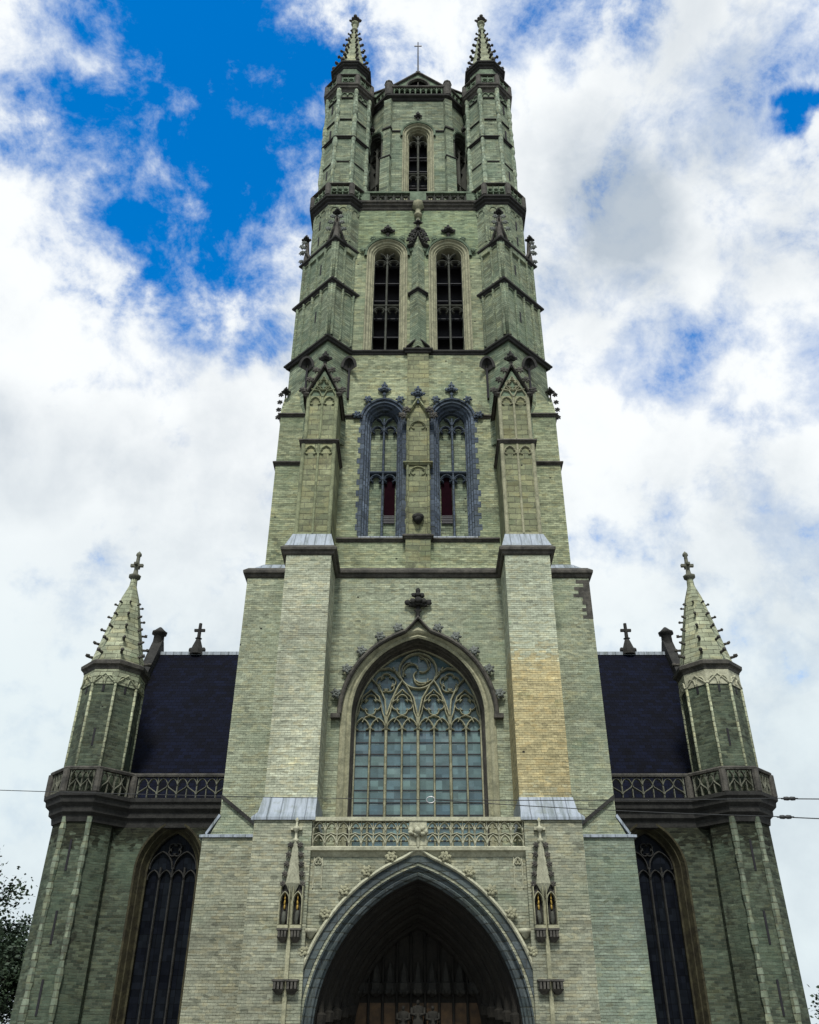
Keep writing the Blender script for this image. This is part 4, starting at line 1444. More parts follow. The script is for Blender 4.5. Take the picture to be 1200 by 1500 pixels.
def tower_turret(s):
    cx, cy = CX, CY
    b = MB(s)
    b.stack([(dia(3.15), 38.5), (dia(3.15), 47.3)])
    b.stack([(dia(3.12), 47.3), (dia(3.08), 53.3)])
    b.stack([(dia(2.92), 53.3), (dia(2.88), 58.2)])
    d8 = lambda h: [(cx, cy - h), (cx + h / 2, cy - h / 2), (cx + h, cy), (cx + h / 2, cy + h / 2), (cx, cy + h), (cx - h / 2, cy + h / 2), (cx - h, cy), (cx - h / 2, cy - h / 2)]
    tur = part(b, 'corner_turret', 'high')
    b = MB(s)
    oc = ngon(cx, cy, 2.22)
    b.stack([(oc, 57.5), (ngon(cx, cy, 2.2), 64.0)])
    part(b, 'octagon_drum', 'high', tur)
    for hd, z in ((3.1, 53.35), (2.9, 58.25)):
        b = MB(s)
        b.sweep(dia(hd), z, DRIP, True)
        part(b, 'string_course', 'black', tur)
    # vertical ribs on the turned pier and small blind tracery below each string
    b = MB(s)
    for (hd, z0, z1) in ((3.1, 47.7, 53.0), (2.9, 53.8, 57.9)):
        pl = dia(hd)
        for i in (0, 3):
            a, c = (pl[3], pl[0]) if i == 3 else (pl[0], pl[1])
            m, L = frame_of(a, c)
            b.xf = m
            for t in (0.05, 0.28, 0.52, 0.76, 0.95):
                b.bar([(L * t, z0), (L * t, z1)], 0.26 if t in (0.05, 0.95) else 0.17, -0.17, 0.05)
            for t in (0.165, 0.40, 0.64, 0.855):
                b.bar(U(L * t, z1 - 0.6, L * 0.105, z1 - 0.55, 0.4, 0, 5), 0.1, -0.09, 0.05)
            b.xf = None
    b.tube([(cx, cy - 3.1, 47.5), (cx, cy - 3.06, 53.1)], 0.13, 6)
    b.tube([(cx, cy - 2.9, 53.6), (cx, cy - 2.87, 58)], 0.13, 6)
    part(b, 'pier_rib', 'high', tur)
    def slit_on(pl, i, t, z, h):
        m, L = frame_of(pl[i], pl[(i + 1) % len(pl)])
        q = MB(s, m)
        q.box(L * t - 0.07, L * t + 0.07, -0.03, 0.1, z, z + h)
        part(q, 'slit', 'void', tur)

    def outer_face(pl):
        for i in range(8):
            m, L = frame_of(pl[i], pl[(i + 1) % 8])
            nrm = m.to_3x3() @ Vector((0, -1, 0))
            if nrm.x > 0.5 and nrm.y < -0.3:
                return i

    slit_on(dia(3.1), 0, 0.40, 50.0, 1.1)
    slit_on(dia(2.9), 0, 0.40, 55.3, 1.1)
    for z in (60.8, 58.9):
        slit_on(ngon(cx, cy, 2.23), outer_face(ngon(cx, cy, 2.23)), 0.5, z, 1.0)
    for z in (67.4, 73.2, 77.0):
        slit_on(ngon(cx, cy, 1.98), outer_face(ngon(cx, cy, 1.98)), 0.5, z, 1.2)
    # ogee canopies: front prow and outer prow
    for (px, py, dx, dy) in ((cx, cy - 2.95, 0, -1), (cx + 2.95, cy, 1, 0)):
        b = MB(s)
        for k in (-1, 1):
            tx, ty = (k * 0.7071, 0.7071) if dy else (-0.7071, k * 0.7071)
            b.tube([(px + tx * t, py + ty * t, z) for t, z in ((1.25, 58.3), (0.8, 58.7), (0.4, 59.6), (0.08, 60.9))], [0.14, 0.13, 0.12, 0.1], 6)
        b.lathe(px - dx * 0.25, py - dy * 0.25, [(0.34, 58.2), (0.28, 58.8), (0.16, 60.2), (0.08, 61.2), (0, 61.3)], 6, False)
        can = part(b, 'ogee_canopy', 'trim', tur)
        for k, z in ((0.5, 58.9), (0.32, 59.7), (0.2, 60.4)):
            for j in (-1, 1):
                orn(CROCKET, 'hoodgrey', 'crocket', (s * (px + (j * k if dy else 0.1)), py - 0.15 + (0 if dy else j * k), z), 0.7, tur, s * j * 0.7)
        orn(FINIAL, 'black', 'finial', (s * (px - dx * 0.1), py - dy * 0.1 - 0.1, 60.6), (1.15, 1.15, 1.3), tur)
    # drum cornice and pierced parapet
    b = MB(s)
    b.sweep(ngon(cx, cy, 2.2), 63.95, CORNICE, True)
    part(b, 'drum_cornice', 'black', tur)
    b = MB(s)
    pl = ngon(cx, cy, 2.2)
    for i in range(8):
        m, L = frame_of(pl[i], pl[(i + 1) % 8])
        b.xf = m
        for t in (0.08, 0.92):
            b.bar([(L * t, 58.8), (L * t, 63.0)], 0.26, -0.08, 0.1)
        for t in (0.31, 0.69):
            b.bar(U(L * t, 62.4, L * 0.18, 62.5, 0.4, 0, 5), 0.1, -0.08, 0.05)
        b.xf = None
    part(b, 'drum_rib', 'high', tur)
    b = MB(s)
    pp = ngon(cx, cy, 2.5)
    for i in range(8):
        panel_run(b, pp[i], pp[(i + 1) % 8], 64.2, 65.4, 0.55, foil_bays, 0.075, 0.3)
    part(b, 'parapet_tracery', 'green', tur)
    b = MB(s)
    piers(b, ngon(cx, cy, 2.42), 64.1, 65.45, 0.24)
    b.sweep(ngon(cx, cy, 2.3), 65.5, [(0, -0.06), (0.28, -0.06), (0.34, 0.0), (0.3, 0.1), (0, 0.1)], True)
    b.loft(ngon(cx, cy, 2.3), 64.0, ngon(cx, cy, 2.3), 64.12)
    part(b, 'parapet_rail', 'trim', tur)
    # upper shaft
    b = MB(s)
    b.stack([(ngon(cx, cy, 1.98), 64.0), (ngon(cx, cy, 1.95), 72.6)])
    b.stack([(ngon(cx, cy, 1.92), 72.6), (ngon(cx, cy, 1.90), 80.1)])
    sh = part(b, 'upper_shaft', 'top', tur)
    b = MB(s)
    for x, y in ngon(cx, cy, 1.95):
        n = 36
        b.tube([(x, y, 64.1 + 15.9 * k / n) for k in range(n + 1)], [random.uniform(0.15, 0.27) for k in range(n + 1)], 8, False)
    part(b, 'corner_roll', 'quoin', tur)
    b = MB(s)
    b.sweep(ngon(cx, cy, 1.98), 72.7, SMALL, True)
    part(b, 'shaft_mould', 'black', tur)
    for z in (69.2, 75.3, 78.6):
        b = MB(s)
        pl = ngon(cx, cy, 1.94)
        for i in range(8):
            m, L = frame_of(pl[i], pl[(i + 1) % 8])
            b.xf = m
            b.box(0.25, L - 0.25, -0.1, 0.1, z, z + 0.1)
            b.xf = None
        part(b, 'shaft_band', 'black', tur)
    b = MB(s)
    b.sweep(ngon(cx, cy, 1.92), 80.4, [(0, -0.85), (0.08, -0.7), (0.14, -0.5), (0.3, -0.4), (0.34, -0.2), (0.45, -0.12), (0.46, 0.05), (0, 0.12)], True)
    pl = ngon(cx, cy, 1.92)
    part(b, 'shaft_cornice', 'trim', tur)
    b = MB(s)
    for i in range(8):
        m, L = frame_of(pl[i], pl[(i + 1) % 8])
        b.xf = m
        for t in (0.32, 0.68):
            b.bar(U(L * t, 79.0, L * 0.16, 79.1, 0.34, 0, 5), 0.09, -0.1, 0.04)
        b.xf = None
    pp = ngon(cx, cy, 2.25)
    for i in range(8):
        panel_run(b, pp[i], pp[(i + 1) % 8], 80.5, 81.75, 0.6, foil_bays, 0.075, 0.38)
    part(b, 'crown_tracery', 'green', tur)
    b = MB(s)
    piers(b, ngon(cx, cy, 2.12), 80.45, 81.8, 0.24)
    b.sweep(ngon(cx, cy, 2.05), 81.85, [(0, -0.06), (0.25, -0.06), (0.31, 0.0), (0.27, 0.12), (0, 0.12)], True)
    b.loft(ngon(cx, cy, 2.05), 80.4, ngon(cx, cy, 2.05), 80.5)
    part(b, 'crown_rail', 'trim', tur)
    b = MB(s)
    b.stack([(ngon(cx, cy, 1.5), 80.4), (ngon(cx, cy, 1.5), 84.6)])
    part(b, 'spire_drum', 'green', tur)
    b = MB(s)
    b.sweep(ngon(cx, cy, 1.5), 84.8, CORNICE, True)
    part(b, 'spire_cornice', 'black', tur)
    b = MB(s)
    b.stack([(ngon(cx, cy, 1.42), 84.8), (ngon(cx, cy, 0.26), 93.2)])
    b.lathe(cx, cy, [(0.26, 93.2), (0.36, 93.35), (0.36, 93.6), (0.24, 93.8), (0.26, 94.4), (0.42, 94.6), (0.42, 94.75), (0.2, 94.9)], 8, False)
    part(b, 'spire', 'spire', tur)
    b = MB(s)
    spire_crockets(b, cx, cy, 1.42, 84.9, 0.26, 93.2, 7, 0.5)
    ck = part(b, 'spire_crockets', 'trim', tur)
    ck['kind'] = 'stuff'
    orn(FINIAL, 'trim', 'finial', (s * cx, cy, 94.3), (1.8, 1.8, 2.0), tur)
    # hooded squinches where the turned pier leaves the buttress
    for (x, y) in ((cx - 1.55, cy - 1.6), (cx + 1.55, cy - 1.6)):
        b = MB(s)
        b.grid([[(x + 0.52 * math.cos(R(a)) * k, y - 0.15 - 0.5 * k, 45.2 + 1.0 * math.sin(R(a)) * (0.6 + 0.4 * k)) for a in range(0, 181, 20)] for k in (1.0, 0.8, 0.3, 0.01)])
        b.grid([[(x + (0.52 - t) * math.cos(R(a)), y - 0.67, 45.2 + (1.0 - t) * math.sin(R(a))) for a in range(0, 181, 20)] for t in (-0.07, 0.12)])
        part(b, 'squinch_hood', 'black', tur)
        b = MB(s)
        b.box(x - 0.07, x + 0.07, y - 0.30, y + 0.4, 42.6, 45.4)
        part(b, 'slit', 'void', tur)
    # crocketed gable ridge of the side buttress, seen on edge
    b = MB(s)
    b.prism_x([(5.0, 41.4), (8.0, 41.4), (6.5, 44.4)], 9.2, 9.95)
    sg = part(b, 'side_gable', 'mid')
    for z, x in ((41.7, 9.98), (42.4, 9.98), (43.1, 9.95), (43.8, 9.92)):
        orn(CROCKET, 'black', 'crocket', (s * x, 5.6, z), 0.6, sg, s * 1.3)
    orn(FINIAL, 'black', 'finial', (s * 9.8, 5.9, 43.9), 1.0, sg)


for s in (-1, 1):
    tower_turret(s)

# ================================================================== OCTAGON LANTERN
OA, OY = 6.7, 12.3
oct_pl = ngon(0, OY, OA)
ow = (0.0, 65.0, 0.84, 75.05, 0.95)
fi = min(range(8), key=lambda i: (oct_pl[i][1] + oct_pl[(i + 1) % 8][1]))
b = MB()
for i in range(8):
    m, L = frame_of(oct_pl[i], oct_pl[(i + 1) % 8])
    b.xf = m
    near = (i - fi) % 8 in (0, 1, 7)
    sh_ = {1: -0.7, 7: 0.7}.get((i - fi) % 8, 0)
    hole = [U(L / 2 + sh_, 64.4, 0.84, 75.05, 0.95, 0.60, 12)] if near else []
    b.pane([(0, 63.8), (0, 80.6), (L, 80.6), (L, 63.8)], hole, 0)
    b.xf = None
b.box(-4.0, 4.0, 9.5, 15, 63.8, 80.4)
lan = part(b, 'lantern_wall', 'top')
for i in range(8):
    if (i - fi) % 8 not in (0, 1, 7):
        continue
    m, L = frame_of(oct_pl[i], oct_pl[(i + 1) % 8])
    cx = L / 2 + {1: -0.7, 7: 0.7}.get((i - fi) % 8, 0)
    q = (cx, 64.4, 0.84, 75.05, 0.95)
    b = MB(1, m)
    b.mould(*q, [(0.60, 0), (0.58, -0.10), (0.48, -0.12), (0.42, 0.02), (0.26, 0.06), (0.22, 0.28), (0.10, 0.26), (0.06, 0.5), (0.0, 0.52), (0.0, 1.2)], 14)
    lw = part(b, 'lantern_window', 'jamb' if i == fi else 'stonegrey')  # diagonal windows take darker stone: their shade is put into the colour
    b = MB(1, m)
    b.bar([(cx, 64.4), (cx, 75.5)], 0.2, 0.5, 0.8)
    b.bar([(cx - 0.84, 70.0), (cx + 0.84, 70.0)], 0.12, 0.48, 0.8)
    for s in (-1, 1):
        c2 = cx + s * 0.42
        for zz in (69.3, 74.2):
            b.bar(U(c2, zz - 0.02, 0.39, zz, 0.5, 0, 8), 0.09, 0.5, 0.8)
            for k in (-1, 1):
                b.bar(arc(c2 + k * 0.18, zz + 0.12, 0.15, 90 - k * 10, 90 - k * 190, 6), 0.06, 0.53, 0.8)
        b.bar([(cx, 74.8), (cx + s * 0.22, 75.35), (cx + s * 0.5, 75.55)], 0.09, 0.5, 0.8)
    part(b, 'tracery', 'stonegrey', lw)
    for k in range(6):
        z = 64.8 + k * 2.0
        if z < 75.2:
            b = MB(1, m)
            b.prism_x([(0.9, z), (1.6, z + 0.7), (1.6, z + 0.76), (0.9, z + 0.1)], cx - 0.84, cx + 0.84)
            part(b, 'louvre', 'louvre', lw)
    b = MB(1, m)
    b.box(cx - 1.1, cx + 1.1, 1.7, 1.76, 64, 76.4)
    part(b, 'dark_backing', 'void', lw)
    b = MB(1, m)
    b.grid([[(x, y, z) for x, z in U(cx, 74.6, 0.84, 75.05, 0.95, d, 14)] for d, y in ((0.58, 0.01), (0.58, -0.2), (0.72, -0.26), (0.8, -0.1), (0.8, 0.01))])
    part(b, 'hood', 'green', lw)
    fl = m @ Vector((cx, -0.15, 76.8))
    orn(FINIAL, 'black', 'finial', fl, (1.1, 0.8, 1.5), lw)
# pilasters at the lantern's corners
b = MB()
pl = oct_pl
for i in range(8):
    x, y = pl[i]
    if y > 10:
        continue
    d = Vector((x, y - OY)).normalized()
    q = lambda r, wd: [(x + d.x * r - d.y * wd * k + d.x * (-0.4 if e else 0), y + d.y * r + d.x * wd * k + d.y * (-0.4 if e else 0)) for k, e in ((-1, 1), (-1, 0), (1, 0), (1, 1))]
    b.stack([(q(0.55, 0.45), 63.9), (q(0.55, 0.45), 71.0), (q(0.3, 0.36), 71.7), (q(0.3, 0.36), 80.0)])
lp = part(b, 'lantern_pilaster', 'top')
b = MB()
for i in range(8):
    x, y = pl[i]
    if y > 10:
        continue
    d = Vector((x, y - OY)).normalized()
    q = lambda r, wd: [(x + d.x * r - d.y * wd * k + d.x * (-0.4 if e else 0), y + d.y * r + d.x * wd * k + d.y * (-0.4 if e else 0)) for k, e in ((-1, 1), (-1, 0), (1, 0), (1, 1))]
    b.loft(q(0.62, 0.52), 70.95, q(0.62, 0.52), 71.08)
    b.loft(q(0.42, 0.44), 75.4, q(0.42, 0.44), 75.6)
m, L = frame_of(oct_pl[fi], oct_pl[(fi + 1) % 8])
b.xf = m
for a, c in ((0.35, L / 2 - 1.6), (L / 2 + 1.6, L - 0.35)):
    b.box(a, c, -0.12, 0.05, 75.35, 75.52)
b.xf = None
part(b, 'lantern_string', 'black', lp)
b = MB()
b.sweep(ngon(0, OY, OA + 0.02), 80.7, [(0, -0.6), (0.12, -0.5), (0.15, -0.3), (0.4, -0.2), (0.44, 0.0), (0, 0.06)], True)
b.loft(ngon(0, OY, OA), 80.5, ngon(0, OY, OA), 80.72)
lc = part(b, 'lantern_cornice', 'black')
pp = ngon(0, OY, OA + 0.3)
for i in range(8):
    if pp[i][1] < OY + 3 and pp[(i + 1) % 8][1] < OY + 3:
        m, L = frame_of(pp[i], pp[(i + 1) % 8])
        b = MB(1, m)
        n = 9
        for k in range(n + 1):
            xk = 0.6 + (L - 1.2) * k / n
            b.bar([(xk, 80.75), (xk, 82.0)], 0.13, 0.05, 0.28)
            if k < n:
                b.bar(U(xk + (L - 1.2) / n / 2, 81.4, (L - 1.2) / n / 2 - 0.03, 81.45, 0.4, 0, 5), 0.08, 0.05, 0.28)
        part(b, 'parapet_tracery', 'green', lc)
b = MB()
b.sweep(ngon(0, OY, OA + 0.05), 82.05, [(0, -0.1), (0.28, -0.1), (0.34, 0.0), (0.28, 0.16), (0, 0.16)], True)
piers(b, ngon(0, OY, OA + 0.1), 80.75, 82.6, 0.38)
for x, y in ngon(0, OY, OA + 0.1):
    b.lathe(x, y, [(0.38, 82.6), (0.46, 82.65), (0.4, 82.9), (0.2, 83.2), (0, 83.4)], 8, False)
part(b, 'parapet_rail', 'trim', lc)
# gabled roof of the lantern
b = MB()
yg = OY - OA - 0.05
b.pane([(-2.6, 82.1), (0, 84.5), (2.6, 82.1)], [U(0, 82.2, 0.95, 82.35, 1.15, 0, 8)], yg)
b.prism([(-4.9, 82.0), (0, 85.2), (4.9, 82.0)], yg + 0.8, OY)
b.stack([(ngon(0, OY, OA - 0.2), 81.2), (ngon(0, OY, 0.3), 90.0)])
lg = part(b, 'lantern_gable', 'green')
b = MB()
for s in (-1, 1):
    b.bar([(s * 2.85, 82.0), (s * 0.0, 84.65)], 0.3, yg - 0.22, yg + 0.8)
    b.bar([(s * 5.1, 82.0), (s * 0.0, 85.4)], 0.26, yg + 0.65, yg + 2.5)
b.mould(0, 82.2, 0.95, 82.35, 1.15, [(0.2, yg), (0.2, yg - 0.15), (0.06, yg - 0.15), (0, yg + 0.1)], 8)
b.bar([(0, 82.2), (0, 83.2)], 0.12, yg, yg + 0.2)
b.box(-0.22, 0.22, yg + 0.4, yg + 1.2, 84.9, 85.75)
part(b, 'gable_coping', 'trim', lg)
b = MB()
b.pane(U(0, 82.2, 1.0, 82.35, 1.2, 0, 8), [], yg + 0.35)
part(b, 'gable_void', 'void', lg)
b = MB()
b.tube([(0, OY, 89.5), (0, OY, 95), (0, OY, 101.9)], [0.12, 0.10, 0.06], 8)
b.box(-0.42, 0.42, OY - 0.05, OY + 0.05, 101.1, 101.22)
part(b, 'roof_cross', 'iron')


# ================================================================== SIDE CHAPELS
def chapel(s, cx):
    """s = side, cx = distance of the corner turret's axis from the tower axis"""
    cy = 10.25
    CWY = 10.0
    off = cx - 19.5
    wq = (14.12 + off, 1.5, 1.45, 11.7, 2.25)
    b = MB(s)
    b.pane([(9.5, 0), (9.5, 15.2), (cx - 1.0, 15.2), (cx - 1.0, 0)], [U(*wq, 0.62, 14)], CWY)
    b.box(9.5, cx + 1.3, 12.5, 29.5, 0, 15.4)
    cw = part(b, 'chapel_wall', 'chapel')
    b = MB(s)
    b.mould(*wq, [(0.62, CWY), (0.6, CWY - 0.04), (0.5, CWY - 0.02), (0.34, CWY + 0.3), (0.28, CWY + 0.3), (0.1, CWY + 0.7), (0.0, CWY + 0.75), (0.0, CWY + 1.3)], 16)
    win = part(b, 'chapel_window', 'mossjamb')
    b = MB(s)
    yt = CWY + 0.8
    for k in (-1, 0, 1):
        b.bar([(wq[0] + k * 0.72, 1.5), (wq[0] + k * 0.72, 12.0)], 0.14, yt, yt + 0.25)
    for k in range(4):
        c2 = wq[0] + (k - 1.5) * 0.72
        b.bar(U(c2, 11.3, 0.34, 11.35, 0.5, 0, 6), 0.09, yt, yt + 0.25)
    for k in (-1, 1):
        b.bar(U(wq[0] + k * 0.72, 11.9, 0.66, 11.95, 0.95, 0, 7), 0.1, yt, yt + 0.25)
    b.bar(foil(wq[0], 13.0, 0.42, 4, 45), 0.09, yt, yt + 0.25, True)
    part(b, 'tracery', 'black', win)
    b = MB(s)
    b.pane(U(*wq, 0.02, 14), [], CWY + 1.0)
    part(b, 'glass', 'darkglass', win)
    # octagonal turret
    b = MB(s)
    b.stack([(ngon(cx, cy, 1.85), 0), (ngon(cx, cy, 1.75), 15.3)])
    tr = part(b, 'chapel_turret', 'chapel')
    b = MB(s)
    lo, hi = ngon(cx, cy, 1.86), ngon(cx, cy, 1.76)
    for (x0, y0), (x1, y1) in zip(lo, hi):
        if y0 < cy - 1.2:
            n = 40
            b.tube([(x0 + (x1 - x0) * t / n, y0 + (y1 - y0) * t / n, 14.4 * t / n) for t in range(n + 1)], [random.uniform(0.13, 0.22) for t in range(n + 1)], 8, False)
    part(b, 'corner_roll', 'chapelquoin', tr)
    for i in range(8):
        m, L = frame_of(lo[i], lo[(i + 1) % 8])
        nrm = m.to_3x3() @ Vector((0, -1, 0))
        if nrm.y < -0.9:
            for z in (4.2, 7.6, 11.4):
                b = MB(s, m)
                b.box(L * 0.55 - 0.06, L * 0.55 + 0.06, -0.03 + (0.1 * z / 15.3), 0.3, z, z + 1.7)
                part(b, 'slit', 'void', tr)
    b = MB(s)
    b.stack([(ngon(cx, cy, 1.80), 15.3), (ngon(cx, cy, 1.72), 23.6)])
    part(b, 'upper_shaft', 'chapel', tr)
    b = MB(s)
    for x, y in ngon(cx, cy, 1.76):
        b.tube([(x, y, 15.3), (x, y, 22.6)], 0.09, 6)
    part(b, 'shaft_roll', 'spire', tr)
    pl = ngon(cx, cy, 1.75)
    for i in range(8):
        m, L = frame_of(pl[i], pl[(i + 1) % 8])
        b = MB(s, m)
        b.box(L / 2 - 0.07, L / 2 + 0.07, -0.02, 0.2, 22.1, 22.55)
        part(b, 'shaft_slit', 'void', tr)
        if i % 2 == 0:
            b = MB(s, m)
            b.box(L / 2 - 0.06, L / 2 + 0.06, -0.04, 0.2, 18.6, 19.7)
            part(b, 'shaft_slit', 'void', tr)
    b = MB(s)
    b.sweep(ngon(cx, cy, 1.74), 22.7, [(0, -0.1), (0.05, -0.1), (0.07, 0.9), (0, 0.9)], True)
    for i in range(8):
        m, L = frame_of(ngon(cx, cy, 1.82)[i], ngon(cx, cy, 1.82)[(i + 1) % 8])
        b.xf = m
        b.bar([(0.05, 22.65), (L / 2, 23.3), (L - 0.05, 22.65)], 0.1, -0.06, 0.05)
        for t in (0.28, 0.72):
            b.bar(U(L * t, 22.7, L * 0.17, 22.8, 0.35, 0, 5), 0.07, -0.06, 0.05)
        b.xf = None
    part(b, 'carved_band', 'pale' if s > 0 else 'spire', tr)
    b = MB(s)
    b.sweep(ngon(cx, cy, 1.74), 24.0, [(0, -0.5), (0.1, -0.4), (0.14, -0.22), (0.3, -0.12), (0.32, 0.1), (0.2, 0.2), (0, 0.25)], True)
    part(b, 'spire_cornice', 'trim', tr)
    b = MB(s)
    b.stack([(ngon(cx, cy, 1.68), 24.1), (ngon(cx, cy, 0.54), 29.5), (ngon(cx, cy, 0.24), 30.45), (ngon(cx, cy, 0.2), 31.05)])
    part(b, 'spire', 'spire', tr)
    b = MB(s)
    spire_crockets(b, cx, cy, 1.68, 24.5, 0.54, 29.5, 5, 0.36)
    ck = part(b, 'spire_crockets', 'trim', tr)
    ck['kind'] = 'stuff'
    b = MB(s)
    b.lathe(cx, cy, [(0.2, 30.95), (0.42, 31.15), (0.44, 31.28), (0.2, 31.38), (0.15, 31.8), (0.18, 32.1), (0.14, 32.45), (0.13, 32.85), (0.21, 32.95), (0.18, 33.08), (0, 33.3)], 8)
    b.box(cx - 0.44, cx + 0.44, cy - 0.1, cy + 0.1, 32.02, 32.22)
    b.box(cx - 0.1, cx + 0.1, cy - 0.44, cy + 0.44, 32.04, 32.2)
    part(b, 'stone_cross', 'parapet', tr)
    # corbelled cornice and balustrade wrapping turret and wall
    oc = ngon(cx, cy, 1.85)
    oc = sorted(oc, key=lambda q: math.atan2(q[1] - cy, -(q[0] - cx)))
    pts = ngon(cx, cy, 1.85)
    ys = sorted(pts, key=lambda q: q[1])[:2]
    fl_, frr = sorted(ys)                    # front side
    mids = sorted([q for q in pts if abs(q[1] - cy) < 1.2 and q[1] < cy])
    inner, outer = mids[0], mids[1]
    rear_out = max([q for q in pts if q[1] > cy and q[1] < cy + 1.2])
    run = [(9.6, CWY), (inner[0] - 0.55, CWY), fl_, frr, outer, rear_out]
    b = MB(s)
    b.sweep(run, 15.6, [(-0.3, -1.55), (0.0, -1.5), (0.06, -1.15), (0.24, -1.0), (0.26, -0.7), (0.48, -0.5), (0.52, -0.25), (0.64, -0.15), (0.66, 0.05), (0.45, 0.12), (-0.5, 0.14)])
    cb = part(b, 'chapel_cornice', 'black')

    def offset(path, d):
        bb_ = MB()
        bb_.sweep(path, 0, [(d, 0), (d, 1)])
        seen = []
        for v in bb_.v:
            if v[2] == 0 and (v[0], v[1]) not in seen:
                seen.append((v[0], v[1]))
        return seen

    out = offset(run, 0.5)
    b = MB(s)
    for a, c in zip(out, out[1:]):
        L = math.hypot(a[0] - c[0], a[1] - c[1])
        if L > 3:
            panel_run(b, a, c, 15.75, 17.0, 1.22, ogee_bays, 0.1, 0.3)
        else:
            panel_run(b, a, c, 15.75, 17.0, 0.72, ogee_bays, 0.08, 0.28)
    part(b, 'tracery', 'parapet', cb)
    b = MB(s)
    b.sweep(run, 17.1, [(0.28, -0.12), (0.56, -0.12), (0.6, 0.0), (0.54, 0.08), (0.28, 0.08), (0.28, -0.12)])
    for x, y in out[1:]:
        b.loft(ngon(x, y + 0.08, 0.2), 15.7, ngon(x, y + 0.08, 0.2), 17.0)
    part(b, 'rail', 'trim', cb)
    # slate roof, gable coping, ridge cross
    xr = cx + 0.3
    b = MB(s)
    b.prism_x([(11.0, 15.5), (20, 29.6), (29, 15.5)], 9.0, xr)
    rf = part(b, 'chapel_roof', 'slate')
    b = MB(s)
    b.prism_x([(10.2, 15.4), (19.9, 30.7), (20.3, 30.7), (30, 15.4)], xr, xr + 0.75)
    b.lathe(xr + 0.4, 20.1, [(0.45, 30.3), (0.42, 31.2), (0.6, 31.3), (0.62, 31.45), (0.4, 31.6), (0.1, 31.9)], 8)
    part(b, 'gable_coping', 'black', rf)
    b = MB(s)
    b.box(9.2, xr, 19.85, 20.15, 29.45, 29.72)
    part(b, 'ridge_capping', 'lead', rf)
    b = MB(s)
    x = 17.0 + off
    b.stack([(ngon(x, 20, 0.5), 29.5), (ngon(x, 20, 0.46), 29.9), (ngon(x, 20, 0.14), 30.9), (ngon(x, 20, 0.12), 32.2)])
    b.box(x - 0.42, x + 0.42, 19.9, 20.1, 31.5, 31.7)
    b.lathe(x, 20, [(0.1, 30.8), (0.28, 30.9), (0.1, 31.0)], 8)
    for k in (-1, 1):
        b.lump((x + k * 0.5, 20, 29.9), 0.2, 0.2, 0.2, k, 0.4)
    part(b, 'ridge_cross', 'black', rf)


chapel(-1, 19.95)
chapel(1, 19.1)


# ================================================================== STATUES IN THE PORCH
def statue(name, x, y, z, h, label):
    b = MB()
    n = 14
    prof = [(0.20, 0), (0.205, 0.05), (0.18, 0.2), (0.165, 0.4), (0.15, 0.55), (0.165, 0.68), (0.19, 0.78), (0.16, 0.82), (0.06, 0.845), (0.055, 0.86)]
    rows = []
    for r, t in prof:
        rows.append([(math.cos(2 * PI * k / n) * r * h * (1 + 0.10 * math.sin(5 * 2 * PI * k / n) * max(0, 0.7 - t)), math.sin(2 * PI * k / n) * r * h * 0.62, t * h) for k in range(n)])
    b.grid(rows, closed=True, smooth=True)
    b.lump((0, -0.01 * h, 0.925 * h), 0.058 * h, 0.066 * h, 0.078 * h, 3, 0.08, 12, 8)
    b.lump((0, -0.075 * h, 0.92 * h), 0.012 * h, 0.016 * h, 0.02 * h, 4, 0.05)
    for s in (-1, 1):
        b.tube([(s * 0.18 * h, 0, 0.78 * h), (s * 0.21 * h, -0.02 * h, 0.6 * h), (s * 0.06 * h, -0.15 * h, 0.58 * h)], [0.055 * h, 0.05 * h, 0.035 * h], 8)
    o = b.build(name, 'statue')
    o.location = (x, y, z)
    o['label'] = label
    o['category'] = 'statue'
    o['group'] = 'stone statues in the porch'
    b = MB()
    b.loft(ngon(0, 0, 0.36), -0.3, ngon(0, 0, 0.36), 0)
    p = b.build('plinth', 'porchshade')
    p.parent = o
    return o


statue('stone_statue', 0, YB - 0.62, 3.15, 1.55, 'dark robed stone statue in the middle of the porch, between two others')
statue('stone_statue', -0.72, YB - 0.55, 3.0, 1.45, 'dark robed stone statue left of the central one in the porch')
statue('stone_statue', 0.72, YB - 0.55, 3.0, 1.45, 'dark robed stone statue right of the central one in the porch')


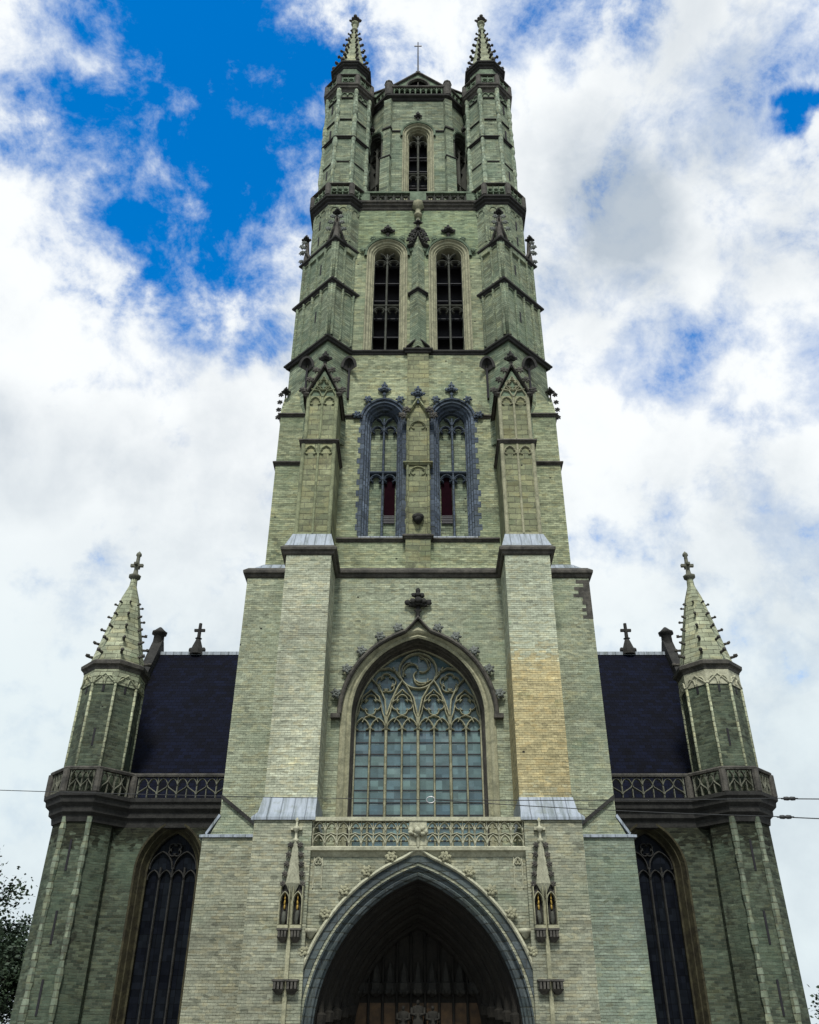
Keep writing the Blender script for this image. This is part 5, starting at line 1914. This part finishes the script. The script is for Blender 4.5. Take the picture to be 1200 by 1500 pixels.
# ================================================================== TREES
def tree(x, y, h, rad, zc, seed, label):
    rnd = random.Random(seed)
    root = empty('tree', (x, y, 0))
    root['label'] = label
    root['category'] = 'tree'
    root['group'] = 'trees beside the cathedral'
    b = MB()
    b.tube([(0, 0, 0), (0.1, 0.05, h * 0.25), (0.0, 0.1, h * 0.5), (0.1, 0, h * 0.85)], [0.36, 0.28, 0.2, 0.05], 9)
    tips = []
    for i in range(40):
        a = rnd.uniform(0, 2 * PI)
        z0 = rnd.uniform(0.28, 0.7) * h
        L = rnd.uniform(0.55, 1.0) * rad
        up = rnd.uniform(0.15, 0.75)
        e = (math.cos(a) * L, math.sin(a) * L, z0 + up * L)
        mid_ = (e[0] * 0.5, e[1] * 0.5, z0 + up * L * 0.35)
        b.tube([(0, 0, z0), mid_, e], [0.09, 0.06, 0.02], 5)
        for t in (0.45, 0.7, 0.9, 1.0):
            tips.append(Vector((e[0] * t, e[1] * t, z0 + up * L * t * t)))
    b.build('trunk', 'bark', root)
    b = MB()
    for i in range(26000):
        c = rnd.choice(tips)
        d = Vector((rnd.gauss(0, 1), rnd.gauss(0, 1), rnd.gauss(0, 0.7))) * 0.5
        c = c + d
        u = Vector((rnd.gauss(0, 1), rnd.gauss(0, 1), rnd.gauss(0, 0.5))).normalized()
        v = u.cross(Vector((rnd.gauss(0, 1), rnd.gauss(0, 1), rnd.gauss(0, 1)))).normalized()
        L = rnd.uniform(0.16, 0.34)
        k = [c - u * L * 0.5, c + v * L * 0.3, c + u * L * 0.5, c - v * L * 0.3]
        b.face([b.p(*q) for q in k])
    b.build('crown', 'leaf', root, fix=False)


tree(-29.0, 14, 13.6, 5.4, 8, 3, 'dark leafy tree rising tallest beside a chapel turret, below the single cable')
tree(-30.6, 24, 12.0, 5.0, 7, 5, 'dark tree further back, mostly hidden behind the tallest leafy tree')
tree(28.6, 17, 7.4, 3.4, 5, 8, 'small dark tree whose twigs just show past the turret near the insulators')

# ================================================================== OVERHEAD LINES
def line(name, pts, label, r=0.013):
    b = MB()
    b.tube(pts, r, 6)
    o = b.build(name, 'cable')
    o['label'] = label
    o['category'] = 'cable'
    return o


def sag(a, c, s, n=16):
    a, c = Vector(a), Vector(c)
    return [tuple(a.lerp(c, i / n) - Vector((0, 0, s * 4 * (i / n) * (1 - i / n)))) for i in range(n + 1)]


line('overhead_cable', [(-14, -30, 5.86)] + sag((-7.2, -30, 5.62), (0.12, -30, 5.46), 0.02), 'single black cable ending at the steel ring, with no insulator on it', 0.006)
rc = line('overhead_cable', sag((0.30, -30, 5.455), (6.05, -30, 5.48), 0.02), 'upper of two thin black cables between the steel ring and an insulator', 0.007)
line('overhead_cable', sag((0.32, -30.02, 5.445), (5.9, -30.02, 5.18), 0.03), 'lower of two thin black cables between the steel ring and an insulator', 0.007)
line('overhead_cable', sag((6.3, -30, 5.47), (14, -30, 5.5), 0.02), 'upper black cable against bare sky beyond its insulator, away from the church', 0.009)
line('overhead_cable', sag((6.15, -30.02, 5.165), (14, -30.02, 4.9), 0.02), 'lower black cable against bare sky beyond its insulator, away from the church', 0.009)
b = MB()
b.tube([(0.21 + 0.07 * math.cos(R(a)), -30, 5.455 + 0.052 * math.sin(R(a))) for a in range(0, 361, 20)], 0.008, 6)
o = b.build('cable_ring', 'steel')
o['label'] = 'small steel ring joining the cables in front of the great window'
o['category'] = 'ring'
for z, x, yy, lab in ((5.475, 6.17, -30.0, 'upper of two small black insulators hung on cables beside the chapel balustrade'), (5.172, 6.03, -30.02, 'lower of two small black insulators hung on cables beside the chapel balustrade')):
    b = MB()
    b.tube([(-0.14, 0, 0), (-0.10, 0, 0), (-0.09, 0, 0), (-0.03, 0, 0), (0, 0, 0), (0.03, 0, 0), (0.09, 0, 0), (0.10, 0, 0), (0.14, 0, 0)], [0.012, 0.014, 0.03, 0.034, 0.024, 0.034, 0.03, 0.014, 0.012], 8)
    o = b.build('insulator', 'cable')
    o.location = (x, yy, z)
    o['label'] = lab
    o['category'] = 'insulator'

# ================================================================== GROUND
b = MB()
b.grid([[(-1500, -1500, 0), (1500, -1500, 0)], [(-1500, 1500, 0), (1500, 1500, 0)]])
o = b.build('ground', 'ground')
o['kind'] = 'structure'
